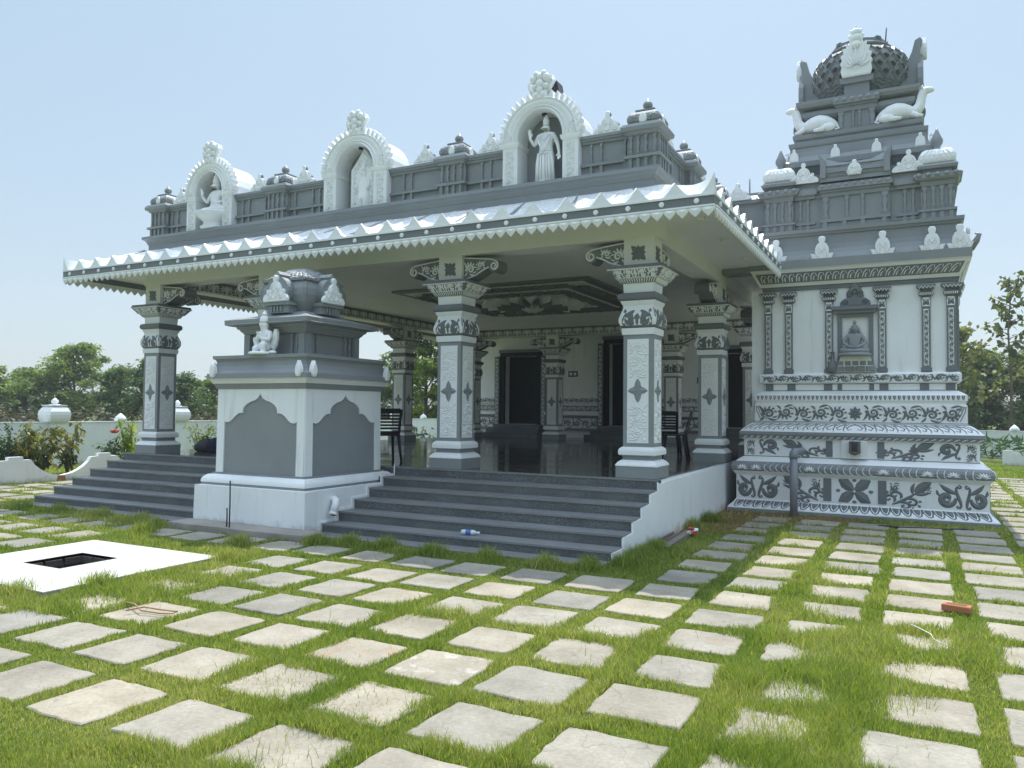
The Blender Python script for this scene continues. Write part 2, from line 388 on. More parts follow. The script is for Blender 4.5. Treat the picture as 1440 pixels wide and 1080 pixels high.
def Fside(k, cx, cy, d, z):                                  # k quarter turns: 0 front, 1 right, 2 back, 3 left
    c, sn = round(cos(k * PI / 2)), round(sin(k * PI / 2))
    def F(u, v, h):
        X, Y = u, -(d + h); return (cx + c * X - sn * Y, cy + sn * X + c * Y, z + v)
    return F
def Floft(k, cx, cy, prof):                                  # v = height along prof [(z,hw)], u in -1..1 of half width
    c, sn = round(cos(k * PI / 2)), round(sin(k * PI / 2))
    zs = [p[0] for p in prof]; ws = [p[1] for p in prof]
    def F(u, v, h):
        w = float(np.interp(v, zs, ws)); X, Y = u * w, -(w + h)
        return (cx + c * X - sn * Y, cy + sn * X + c * Y, v)
    return F

# ------------------------------------------------------------------ silhouettes of plaster ornaments
def sym(half): return [(-u, v) for u, v in half[::-1] if u > 1e-6] + [p for p in half]
def arc_pts(c, r, a0, a1, n): return [(c[0] + r * cos(R(a0 + (a1 - a0) * i / n)), c[1] + r * sin(R(a0 + (a1 - a0) * i / n))) for i in range(n + 1)]
CREST = sym([(0, 1.0), (.09, .985), (.155, .92), (.155, .84), (.10, .76), (.22, .72), (.33, .64), (.42, .52), (.46, .40), (.56, .47), (.66, .46), (.71, .38), (.66, .29), (.80, .27), (.93, .20), (1.0, .1), (.97, .02), (.9, 0)])[::-1]
BELL = sym([(0, 1.0), (.13, .985), (.19, .91), (.15, .81), (.24, .75), (.40, .66), (.5, .5), (.54, .3), (.56, .08), (.5, 0)])[::-1]
SEATED = sym([(0, 1.0), (.2, .985), (.3, .92), (.28, .83), (.19, .76), (.40, .70), (.56, .56), (.60, .40), (.52, .26), (.72, .33), (.98, .34), (.86, .18), (.66, .06), (.4, .02), (.24, .05), (.08, .0)])[::-1]
LEAFP = sym([(0, 1.0), (.16, .86), (.36, .68), (.47, .46), (.46, .26), (.34, .08), (.16, .02)])[::-1]
FLAME = sym([(0, 1.0), (.07, .95), (.09, .89), (.2, .91), (.16, .82), (.26, .80), (.2, .72), (.22, .62), (.34, .66), (.31, .56), (.44, .56), (.39, .46), (.5, .42), (.45, .34), (.52, .27), (.46, .21), (.5, .12), (.44, .0)])[::-1]
def ornament(mb, outl, F, x, z, w, h, t, m=0, carve=True, ms=None):  # w: half-width scale
    poly = [(x + u * w, z + v * h) for u, v in outl]
    mb.prism(poly, F, 0, t, m, inset=.012, ms=ms)
    if carve:
        G = lambda u, v, hh: F(u, v, t + hh)
        for k in ((-1, 1) if carve != 'fan' else ()):
            mb.motif([spiral(0, 0, .5, .1, 90, -1.2 * k, .16, .1, 12)], G, .012, m, x + k * w * .42, z + h * .2, w * .5, h * .28)
            mb.motif([spiral(0, 0, .5, .1, 90, -1.2 * k, .16, .1, 12)], G, .012, m, x + k * w * .18, z + h * .45, w * .42, h * .28)
        if carve == 'fan':
            for q in range(9):
                a = PI * (q + .5) / 9
                mb.stroke([(x + w * .12 * cos(a), z + h * (.16 + .05 * sin(a))), (x + w * .3 * cos(a), z + h * (.16 + .24 * sin(a))), (x + w * .42 * cos(a), z + h * (.16 + .46 * sin(a)))], [.02, .07, .01], G, .035, m)
        mb.motif([spiral(0, 0, .5, .5, 90, 1, .2, .2, 12)], G, .012, m, x, z + h * .28, w * .4, h * .3)

# ------------------------------------------------------------------ skinned figures
def skinned(J, E, root=0, sub=2):
    me = bpy.data.meshes.new('tmp'); me.from_pydata([j[:3] for j in J], E, [])
    o = bpy.data.objects.new('tmp', me); COL.objects.link(o)
    o.modifiers.new('Skin', 'SKIN')
    sv = me.skin_vertices[0].data
    for i, j in enumerate(J):
        r = j[3]; r = tuple(q * 1.22 for q in r) if isinstance(r, tuple) else (r * 1.22 if r > .03 else r); sv[i].radius = (r, r) if not isinstance(r, tuple) else r
        sv[i].use_root = (i == root)
    s = o.modifiers.new('Sub', 'SUBSURF'); s.levels = sub; s.render_levels = sub
    dg = bpy.context.evaluated_depsgraph_get(); ev = o.evaluated_get(dg)
    m2 = bpy.data.meshes.new_from_object(ev)
    vs = [tuple(v.co) for v in m2.vertices]; fs = [tuple(p.vertices) for p in m2.polygons]
    bpy.data.objects.remove(o); bpy.data.meshes.remove(me); bpy.data.meshes.remove(m2)
    return vs, fs
class Fig:
    def __init__(s): s.J = []; s.E = []
    def j(s, x, y, z, r, p=None):
        s.J.append((x, y, z, r)); i = len(s.J) - 1
        if p is not None: s.E.append((p, i))
        return i
    def hand(s, p, pos, d, up, sc=1.0):
        d = Vector(d).normalized(); up = Vector(up).normalized(); sd = d.cross(up).normalized(); pos = Vector(pos)
        a = pos + d * .035 * sc; pm = s.j(*a, .019 * sc, p)
        for k, L in ((-1.5, .045), (-.5, .055), (.5, .06), (1.5, .052)):
            b = a + d * .03 * sc + sd * k * .0125 * sc; q = s.j(*b, .0085 * sc, pm)
            c = b + d * L * .6 * sc + up * .008 * sc; q = s.j(*c, .0075 * sc, q)
            e = c + d * L * .4 * sc + up * .02 * sc; s.j(*e, .006 * sc, q)
        b = a + sd * .03 * sc; q = s.j(*b, .009 * sc, pm); e = b + (d * .03 + sd * .015 + up * .01) * sc; s.j(*e, .007 * sc, q)
    def mesh(s, mb, M, m=0, root=0):
        vs, fs = skinned(s.J, s.E, root)
        mb.add([tuple(M @ Vector(v)) for v in vs], fs, m, True)
def face(mb, M, c, r, m=0):                                   # features on a head facing -Y
    def e(x, y, z, a, b, d): mb.ell(tuple(M @ Vector((c[0] + x * r, c[1] + y * r, c[2] + z * r))), tuple(M.to_scale()[0] * q * r for q in (a, b, d)), m, 8, 6)
    e(0, -1.0, -.12, .16, .24, .3); e(-.38, -.88, .12, .2, .12, .1); e(.38, -.88, .12, .2, .12, .1)
    e(0, -.93, -.52, .32, .14, .09); e(-1.0, .05, 0, .14, .25, .5); e(1.0, .05, 0, .14, .25, .5); e(-.38, -.86, .34, .3, .1, .07); e(.38, -.86, .34, .3, .1, .07)

# ------------------------------------------------------------------ world, sun, camera
SUN = Vector((-.42, 2.0, 3.95)).normalized()
el = math.asin(SUN.z); az = math.atan2(SUN.x, SUN.y)
w = bpy.data.worlds.new('World'); S.world = w; w.use_nodes = True
nt = w.node_tree; bg = nt.nodes['Background']; sky = nt.nodes.new('ShaderNodeTexSky'); sky.sky_type = 'NISHITA'
sky.sun_disc = False; sky.sun_elevation = el; sky.sun_rotation = az; sky.altitude = 200; sky.air_density = 1.0; sky.dust_density = 2.0; sky.ozone_density = 1.3
hz = nt.nodes.new('ShaderNodeMix'); hz.data_type = 'RGBA'; hz.inputs[0].default_value = .82    # summer haze: evens out the sky, extra brightness overhead is added to lift shaded walls
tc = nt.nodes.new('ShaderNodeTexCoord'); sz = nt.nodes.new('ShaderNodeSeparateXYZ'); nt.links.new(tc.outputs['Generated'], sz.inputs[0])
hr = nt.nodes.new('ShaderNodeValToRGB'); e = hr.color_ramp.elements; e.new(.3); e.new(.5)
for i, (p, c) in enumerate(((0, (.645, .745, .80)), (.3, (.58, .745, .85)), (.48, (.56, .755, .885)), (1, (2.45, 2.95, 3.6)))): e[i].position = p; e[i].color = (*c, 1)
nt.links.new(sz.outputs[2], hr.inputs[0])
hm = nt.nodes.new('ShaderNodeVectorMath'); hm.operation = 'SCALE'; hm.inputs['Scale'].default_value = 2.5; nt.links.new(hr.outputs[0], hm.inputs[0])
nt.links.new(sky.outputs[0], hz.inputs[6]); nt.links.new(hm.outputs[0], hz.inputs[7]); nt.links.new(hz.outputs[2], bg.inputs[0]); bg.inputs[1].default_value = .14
sl = bpy.data.lights.new('sun', 'SUN'); sl.energy = 2.1; sl.angle = R(.55); sl.color = (1, .955, .87)
so = bpy.data.objects.new('sun', sl); COL.objects.link(so); so.rotation_euler = (-SUN).to_track_quat('-Z', 'Y').to_euler(); so.location = SUN * 60
S.view_settings.view_transform = 'Standard'; S.view_settings.look = 'None'; S.view_settings.exposure = 1.18; S.view_settings.gamma = 1
cam = bpy.data.cameras.new('camera'); co = bpy.data.objects.new('camera', cam); COL.objects.link(co); S.camera = co
cam.sensor_width = 36; cam.lens = 36 * 1096.45 / 1440; cam.clip_end = 3000; cam.clip_start = .05
yaw, pit, rol = .48192328, .03393485, .00957277
Fw = Vector((-sin(yaw) * cos(pit), cos(yaw) * cos(pit), sin(pit))); r0 = Vector((cos(yaw), sin(yaw), 0)); u0 = r0.cross(Fw)
rr = r0 * cos(rol) + u0 * sin(rol); uu = -r0 * sin(rol) + u0 * cos(rol)
Mx = Matrix((rr, uu, -Fw)).transposed().to_4x4(); Mx.translation = (0, 0, 1.65); co.matrix_world = Mx
S.cycles.max_bounces = 6; S.cycles.diffuse_bounces = 4; S.cycles.transparent_max_bounces = 6
# ================================================================== HALL
FZ = .79; XL, XR = -13.35, -2.95
hall = empty('temple_hall', (-8.1, 16.5, 0), 'open pillared temple hall in white and grey paint with carved parapet and scalloped white eave', 'temple hall')
HM = Matrix.Translation((8.1, -16.5, 0))
def hp(mb, name, mats, parent=None):                         # part of the hall, built in world coordinates
    o = mb.build(name, mats, parent or hall)
    if parent is None: o.location = (8.1, -16.5, 0)
    return o
# platform
mb = MB(); mb.box(XL, XR - .022, 9.72, 24.6, 0, FZ - .022, 1); mb.box(XL + .002, XR - .06, 9.70, 24.6, FZ - .022, FZ, 0)
hp(mb, 'floor', [FLOOR, WALLW])
mb = MB()
ST = [(8.05 + .33 * i, .13 * (i + 1) + (.005 if i > 2 else 0)) for i in range(6)]
for i, (y, z) in enumerate(ST):
    z0 = ST[i - 1][1] if i else 0
    yb = 9.70 if i < 5 else 9.86
    mb.box(XL, XR - .022, y, yb, z0 + (.0 if i else .02), z - .024, 0)
    mb.box(XL - .008, XR - .016, y - .012, yb if i == 5 else ST[i + 1][0] + .02, z - .024, z, 1)
    z0 = z
mb.box(XL - .05, XR - .03, 7.74, 8.06, -.02, .022, 1)
hp(mb, 'stairs', [GRAN, GRANT])
poly = [(9.86, FZ - .1), (9.86, .62)]
poly = [(8.03, -.02), (8.03, .115)]
for i in range(1, 6): poly += [(ST[i][0] - .01, ST[i - 1][1] - .012), (ST[i][0] - .01, ST[i][1] - .03)]
poly += [(9.72, FZ - .06), (13.55, FZ - .02), (13.55, -.02)]
mb = MB(); mb.prism(poly, lambda u, v, h: (XR - .022 + h, u, v), 0, .022, 0); hp(mb, 'side_wall', WALLW)

# ---- one pillar (local coordinates, base at z 0 = floor)
def pillar_parts():
    P = {}
    b = MB()
    b.sq([(0, .275, 1), (.145, .275, 1), (.15, .28, 0), (.165, .28, 0), (.20, .255, 0), (.225, .222, 0), (.23, .205, 1), (.285, .205, 1), (.29, .235, 0), (.30, .25, 0), (.35, .25, 0), (.375, .24, 0), (.395, .214, 0), (.40, .205, 0)])
    P['pillar_base'] = (b, [WHITE, GREY])
    s = MB(); z0, z1 = .40, 1.87
    s.sq([(z0, .20, 1), (z1, .20, 1)], capb=False)
    for k in range(4):
        F = Fside(k, 0, 0, .20, z0)
        s.prism([(-.145, .05), (.145, .05), (.145, z1 - z0 - .06), (-.145, z1 - z0 - .06)], F, 0, .006, 0)
        G = Fside(k, 0, 0, .206, z0)
        hh = (z1 - z0)
        for side in (0, 1):
            a, c = ((.09, hh / 2 - .17), (hh / 2 + .17, hh - .1))[side]
            n = 3; st = (c - a) / n
            for i in range(n):
                ss = SCR if (i + side + k) % 2 else flip(SCR)
                s.motif(ss, G, .012, 0, 0, a + (i + .5) * st, .25, st * 1.02, 0)
        s.motif(QF, G, .014, 1, 0, hh / 2, .27, .3)
    P['shaft'] = (s, [WHITE, GREY])
    c = MB()
    c.sq([(1.87, .216, 0), (1.955, .222, 0), (1.957, .20, 1), (1.96, .205, 1)], capt=False)
    bp = [(1.958, .205), (1.99, .235), (2.04, .252), (2.10, .250), (2.17, .226), (2.22, .208), (2.25, .205), (2.28, .222), (2.315, .235)]
    c.sq([(z, h, 1 if z < 1.98 else 0) for z, h in bp], capb=False)
    for k in range(4):
        F = Floft(k, 0, 0, bp)
        c.stroke([(-.985, 1.97), (-.985, 2.1), (-.985, 2.22)], [.05, .05, .02], F, .004, 1)
        c.stroke([(.985, 1.97), (.985, 2.1), (.985, 2.22)], [.05, .05, .02], F, .004, 1)
        for sg in (-1, 1):
            ss = PAI if sg < 0 else flip(PAI)
            c.motif(ss, F, .010, 1, sg * .47, 2.09, .86, .22)
        c.stroke([(0, 1.975), (0, 2.04), (0, 2.1), (0, 2.15)], [.3, .16, .22, .02], F, .008, 1)
        c.stroke([(-.98, 1.975), (0, 1.972), (.98, 1.975)], [.025, .02, .025], F, .006, 1)
    c.sq([(2.315, .205, 1), (2.32, .243, 1), (2.34, .262, 1), (2.375, .266, 1), (2.405, .258, 1), (2.42, .235, 1), (2.425, .20, 0), (2.54, .205, 0), (2.545, .225, 0)], capb=False)
    cp = [(2.545, .225), (2.56, .243), (2.60, .268), (2.605, .288), (2.65, .322), (2.69, .352), (2.715, .375), (2.725, .378)]
    c.sq([(z, h, 1) for z, h in cp])
    for k in range(4):
        F = Floft(k, 0, 0, cp)
        for i in range(15): c.stroke([(-.93 + i * .133, 2.55), (-.93 + i * .133, 2.598)], [.06, .075], F, .014, 0)
        for sg in (-1, 1):
            for q in range(2):
                ss = SCR if sg > 0 else flip(SCR); c.motif(ss, F, .013, 0, sg * (.26 + .43 * q), 2.662, .42, .105)
        c.stroke([(0, 2.61), (0, 2.66), (0, 2.71)], [.04, .14, .03], F, .012, 0)
        c.stroke([(-1, 2.712), (0, 2.712), (1, 2.712)], [.018] * 3, F, .012, 0)
        c.stroke([(-1, 2.607), (0, 2.607), (1, 2.607)], [.012] * 3, F, .012, 0)
    c.sq([(2.725, .372, 1), (2.765, .365, 1)])
    P['capital'] = (c, [WHITE, DGREY])
    k_ = MB(); k_.sq([(2.765, .20, 0), (3.145, .20, 0)])
    for k in range(4):
        F = Fside(k, 0, 0, .20, 2.765)
        k_.motif(QF, F, .014, 1, 0, .18, .26, .28, PI / 4); k_.motif(ROS, F, .012, 1, 0, .18, .2, .2)
    P['impost_block'] = (k_, [CREAM, DGREY])
    def bracket(k):
        br = MB()
        F0 = Fside(k, 0, 0, 0, 0); th = .13
        def F(u, v, h): # u outwards from the block, v up, h across
            x, y, z = F0(h, v, .20 + u); return (x, y, z)
        outl = [(0, 2.775), (.08, 2.785), (.2, 2.83), (.32, 2.90), (.40, 2.93)] + arc_pts((.50, 2.965), .092, 200, 450, 14) + [(.40, 3.085), (0, 3.125)]
        br.prism(outl, F, -th, th, 1)
        for sg in (-1, 1):
            G = (lambda u, v, h: F(u, v, th + h)) if sg > 0 else (lambda u, v, h: F(u, v, -th - h))
            br.motif([spiral(.50, 2.965, .078, .02, 100, -1.5, .03, .02, 18)], G, .012, 0)
            br.stroke([(0.01, 3.11), (.2, 3.09), (.40, 3.068), (.5, 3.05)], [.02, .02, .02, .022], G, .012, 0)
            br.stroke([(0.02, 2.79), (.2, 2.845), (.33, 2.915), (.42, 2.95)], [.02, .022, .022, .02], G, .012, 0)
            br.motif(SCR, G, .012, 0, .10, 2.95, .2, .22); br.motif(flip(SCR), G, .012, 0, .28, 2.99, .17, .13)
        return br
    P['brackets'] = [bracket(k) for k in range(4)]
    return P
PP = pillar_parts()
PX = [-12.74, -9.84, -6.17, -3.26]; PY = [9.98, 13.9, 17.8, 21.6]
spots = [(x, PY[0]) for x in PX] + [(PX[0], PY[1]), (PX[3], PY[1]), (PX[0], PY[2]), (PX[3], PY[2])] + [(x, PY[3]) for x in PX]
BRK_ = [b.build('bracket', [WHITE, DGREY]) for b in PP['brackets']]; p0 = None      # front, right, back, left
def arms(x, y):
    if y in (PY[0], PY[3]): d = {PX[0]: [1], PX[3]: [3]}.get(x, [1, 3]) + ({PY[0]: [2], PY[3]: [0]}[y] if x in (PX[0], PX[3]) else [])
    else: d = [0, 2]
    return d
for x, y in spots:
    if p0 is None:
        p0 = o = PP['shaft'][0].build('pillar', PP['shaft'][1], hall)
        for nm in ('pillar_base', 'capital', 'impost_block'): PP[nm][0].build(nm, PP[nm][1], o)
    else:
        o = p0.copy(); COL.objects.link(o)
        for ch in [c for c in p0.children if not c.name.startswith('bracket')]:
            c = ch.copy(); COL.objects.link(c); c.parent = o
    o.location = (x + 8.1, y - 16.5, FZ)
    for k in arms(x, y): c = BRK_[k].copy(); COL.objects.link(c); c.parent = o
for b in BRK_: bpy.data.objects.remove(b)
# ---- beams with carved friezes
BZ0, BZ1 = 3.935, 4.17
mb = MB(); bw = .19
mb.box(XL + .35, XR - .05, PY[0] - bw, PY[0] + bw, BZ0, BZ1, 0)
mb.box(XL + .35, XR - .05, PY[3] - bw, PY[3] + bw, BZ0, BZ1, 0)
mb.box(PX[0] - bw, PX[0] + bw, PY[0] + bw, PY[3] - bw, BZ0, BZ1, 0)
mb.box(PX[3] - bw, PX[3] + bw, PY[0] + bw, PY[3] - bw, BZ0, BZ1, 0)
hp(mb, 'beam', CREAM)
def frieze(F, L):
    mb = MB(); mb.prism([(0, 0), (L, 0), (L, BZ1 - BZ0), (0, BZ1 - BZ0)], F, 0, .006, 1)
    G = lambda u, v, h: F(u, v, .006 + h); n = round(L / .34); c = L / n
    for i in range(n):
        for sg in (-1, 1): mb.motif(SCR if sg > 0 else flip(SCR), G, .012, 0, (i + .5 + sg * .25) * c, .115, c * .5, .19)
        mb.stroke([((i + .5) * c, .02), ((i + .5) * c, .1), ((i + .5) * c, .2)], [.02, .06, .01], G, .012, 0)
    mb.stroke([(0, .012), (L, .012)], [.02, .02], G, .01, 0)
    return hp(mb, 'frieze', [CREAM, DGREY])
frieze(Ffront(PX[0] + bw, PY[3] - bw, BZ0), PX[3] - PX[0] - 2 * bw)
frieze(Fright(PX[0] + bw, PY[0] + bw, BZ0), PY[3] - PY[0] - 2 * bw)
frieze(Fleft(PX[3] - bw, PY[3] - bw, BZ0), PY[3] - PY[0] - 2 * bw)
# ---- ceiling slab, eave
EX0, EX1, EY0, EY1 = -14.22, -2.08, 8.98, 24.9
mb = MB(); mb.box(EX0 + .06, EX1 - .06, EY0 + .06, 13.96, BZ1, BZ1 + .03, 0); mb.box(EX0 + .06, -2.62, 13.96, EY1, BZ1, BZ1 + .03, 0)
hp(mb, 'ceiling', CEIL)
# eave fascia with dots and pointed drops
def eave_edge(F, L, name):
    mb = MB()
    mb.prism([(0, 4.055), (L, 4.055), (L, 4.168), (0, 4.168)], F, -.05, 0, 1)
    mb.prism([(0, 4.040), (L, 4.040), (L, 4.06), (0, 4.06)], F, -.05, .016, 0)
    mb.prism([(0, 4.164), (L, 4.164), (L, 4.19), (0, 4.19)], F, -.06, .014, 0)
    n = round(L / .412)
    for i in range(n):
        u = (i + .5) * L / n
        mb.prism([(u + .033 * cos(a * PI / 5), 4.112 + .033 * sin(a * PI / 5)) for a in range(10)], F, 0, .022, 0, inset=.008)
    n = round(L / .152); c = L / n
    for i in range(n):
        u = (i + .5) * c
        o = [(u - c * .5, 4.04), (u - c * .49, 4.005), (u - c * .34, 3.975), (u, 3.925), (u + c * .34, 3.975), (u + c * .49, 4.005), (u + c * .5, 4.04)]
        cf = F(u, 4.0, .026); v = [F(a, b, .004) for a, b in o] + [cf] + [F(a, b, -.022) for a, b in o]
        mb.add(v, [(j, j + 1, 7) for j in range(6)] + [(6, 0, 7)] + [(j + 9, j + 8, j, j + 1)[::-1] for j in range(6)] + [tuple(range(8, 15))], 0, False)
    return hp(mb, name, [WHITE, DGREY])
eave_edge(lambda u, v, h: (EX0 + u, EY0 - h, v), EX1 - EX0, 'eave_trim')
eave_edge(lambda u, v, h: (EX1 + h, EY0 + .0505 + u, v), 13.93 - EY0 - .0505, 'eave_trim')
eave_edge(lambda u, v, h: (EX0 - h, EY0 + .0505 + u, v), EY1 - EY0 - .0505, 'eave_trim')
# curved scalloped roof sheet
LX0, LX1, LY0 = -13.17, -3.12, 9.99
def roof_side(A, B, Ai, Bi, n):
    A, B, Ai, Bi = map(Vector, (A, B, Ai, Bi)); per = 12; T = [0, .03, .08, .14, .22, .32, .44, .58, .72, .86, 1.0]
    mb = MB(); vs = []; nx = n * per
    zb = lambda t: float(np.interp(t, [0, .12, .3, .5, .7, .86, 1], [4.195, 4.215, 4.30, 4.42, 4.53, 4.61, 4.66]))
    for i in range(nx + 1):
        s = i / nx; ph = (i % per) / per; ph = ph if ph <= .5 else 1 - ph
        cr = (1 - sin(PI * ph)) ** 1.5 * .75 + .25 * cos(PI * ph) ** 2
        big = 1.0 + .45 * max(0, 1 - min(s, 1 - s) * n / .9)
        for t in T:
            po = A.lerp(B, s); pi = Ai.lerp(Bi, s); p = po.lerp(pi, t)
            amp = .155 * math.exp(-t * 3.6) * big + .03 * (1 - t)
            z = zb(t) + amp * cr - (.02 if t == 0 else 0)
            vs.append((p.x, p.y, z))
    k = len(T); fs = [(i * k + j, (i + 1) * k + j, (i + 1) * k + j + 1, i * k + j + 1) for i in range(nx) for j in range(k - 1)]
    mb.add(vs, fs, 0, True)
    # front lip under the crests
    lo = []
    for i in range(nx + 1):
        x, y, z = vs[i * k]; lo.append((x, y, 4.185))
    m = len(lo); mb.add([vs[i * k] for i in range(nx + 1)] + lo, [(i, i + 1, m + i + 1, m + i) for i in range(nx)], 0, False)
    # raised grey strokes that paint in the shadow lines between folds
    d = (B - A); L = d.length
    for i in range(n):
        s = (i + .5) / n
        def F(u, v, h, s=s):
            t = v; q = A.lerp(B, min(1, max(0, s + u))).lerp(Ai.lerp(Bi, min(1, max(0, s + u))), t)
            return (q.x, q.y, zb(t) + h + .012)
        if i % 2 == 0: mb.stroke([(-.35 / n, .13), (-.2 / n, .25), (.1 / n, .5), (.45 / n, .78), (.6 / n, .96)], [.05 / n, .11 / n, .12 / n, .09 / n, .05 / n], F, .02, 1, 0)
    return hp(mb, 'eave_roof', [GLOSSW, GREY])
roof_side((EX0, EY0, 0), (EX1, EY0, 0), (LX0, LY0, 0), (LX1, LY0, 0), 26)
roof_side((EX1, EY0, 0), (EX1, 13.93, 0), (LX1, LY0, 0), (LX1, 13.93, 0), 11)
roof_side((EX0, EY1, 0), (EX0, EY0, 0), (LX0, EY1 - 1, 0), (LX0, LY0, 0), 33)
# ---- parapet
PY1 = 23.6
mb = MB(); mb.rloft([(4.2, 0, 0), (4.76, 0, 0), (4.765, .012, 0), (4.785, .014, 0), (4.79, .02, 0), (4.82, .03, 0), (4.85, .055, 0), (4.865, .09, 0), (4.915, .09, 0), (4.917, .0, 0)], (LX0, LX1, LY0, PY1))
hp(mb, 'parapet_ledge', GREY)
WX0, WX1, WY0 = LX0 + .12, LX1 - .12, LY0 + .14
def baluster(mb, F, u, z0, z1, r, m=0):
    H = z1 - z0; pr = [(0, 1), (.1, 1), (.12, .62), (.3, .5), (.48, .82), (.62, .95), (.76, .5), (.88, .6), (.9, 1), (1, 1)]
    o = [(u + r * b, z0 + H * a) for a, b in pr] + [(u - r * b, z0 + H * a) for a, b in pr[::-1]]
    mb.prism(o, F, 0, .035, m, inset=.012)
def parapet_wall(F, L, name='parapet'):
    mb = MB()
    mb.prism([(0, 4.91), (L, 4.91), (L, 5.43), (0, 5.43)], F, -.18, 0, 0)
    for z0, z1, d in ((5.08, 5.12, .045), (5.40, 5.44, .035), (5.44, 5.47, .06), (5.47, 5.51, .075)):
        mb.prism([(0, z0), (L, z0), (L, z1), (0, z1)], F, -.2, d, 0)
    n = max(1, round(L / .62))
    for i in range(n):
        for e in (-.075, .075):
            u = (i + .5) * L / n + e; baluster(mb, F, u, 5.12, 5.40, .022); mb.prism([(u - .022, 4.93), (u + .022, 4.93), (u + .022, 5.08), (u - .022, 5.08)], F, 0, .035, 0)
    return hp(mb, name, [GREY])
def parapet_pavilion(x, y):
    t = MB(); r = .23
    t.sq([(4.915, r - .02, 0), (5.08, r - .02, 0), (5.081, r + .03, 0), (5.12, r + .03, 0), (5.121, r - .035, 0), (5.40, r - .035, 0), (5.405, r + .0, 0), (5.44, r + .02, 0), (5.45, r + .055, 0), (5.50, r + .065, 0), (5.545, r + .04, 0), (5.56, r + .01, 0)], x, y)
    for k in range(4):
        F = Fside(k, x, y, r - .035, 0)
        for u in (-.165, -.065, .045, .165): baluster(t, F, u, 5.12, 5.405, .026)
        G = Fside(k, x, y, r - .02, 0)
        for u in (-.17, -.06, .05, .17): t.prism([(u - .024, 4.93), (u + .024, 4.93), (u + .024, 5.08), (u - .024, 5.08)], G, 0, .03, 0)
    p = hp(t, 'parapet_turret', [GREY])
    d = MB(); dp = [(5.56, .20), (5.59, .222), (5.64, .225), (5.69, .205), (5.73, .165), (5.755, .12)]
    d.sq([(z, h, 0) for z, h in dp], x, y)
    for k in range(4):
        for sg in (-1, 1): d.motif(SCR if sg > 0 else flip(SCR), Floft(k, x, y, dp), .008, 0, sg * .62, 5.645, .5, .12)
    d.sq([(5.755, .135, 0), (5.775, .135, 0), (5.78, .09, 0), (5.79, .08, 0)], x, y)
    d.lathe([(.05, 5.785), (.042, 5.81), (.04, 5.825), (.06, 5.835), (.068, 5.86), (.066, 5.885), (.05, 5.91), (.022, 5.935), (.006, 5.965)], x, y, 14)
    d.build('turret_dome', [GREY], p)
    for k in range(4): o = MB(); ornament(o, LEAFP, Fside(k, x, y, .17, 5.555), 0, 0, .13, .155, .06, 0, False); o.build('leaf_ornament', [WHITE], p)
    return p
ARC = [(-4.82, 1.0), (-8.18, 1.08), (-11.56, .97)]
PVX = [-3.29, -6.33, -9.93, -12.98]
PYC = WY0 + .12
cuts = sorted([(a - .58 * s, a + .58 * s) for a, s in ARC])
xs = [WX0] + [v for c in cuts for v in c] + [WX1]
for i in range(0, len(xs), 2): parapet_wall(lambda u, v, h, x=xs[i]: (x + u, WY0 - h, v), xs[i + 1] - xs[i])
parapet_wall(lambda u, v, h: (WX1 + h, WY0 + u, v), PY1 - WY0 - .2)
parapet_wall(lambda u, v, h: (WX0 - h, WY0 + u, v), PY1 - WY0 - .2)
tv = []
for x in PVX: parapet_pavilion(x, PYC)
for y in (12.1, 14.15, 16.4, 18.8): parapet_pavilion(PVX[0], y)
for y in (12.1, 14.15, 16.4, 18.8): parapet_pavilion(PVX[3], y)
def crest_part(F, x, z, w=.225, h=.32):
    o = MB(); ornament(o, CREST, F, x, z, w, h, .07, 0, True, 1); return hp(o, 'crest_ornament', [WHITE, GREY])
FW = Ffront(0, WY0 + .03, 0)
for x in (-3.82, -5.68, -6.86, -9.36, -10.40, -12.42): crest_part(FW, x, 5.51)
FR = lambda u, v, h: (WX1 - .05 + h, u, v)
for y in (11.1, 13.1, 15.2): crest_part(FR, y, 5.51)
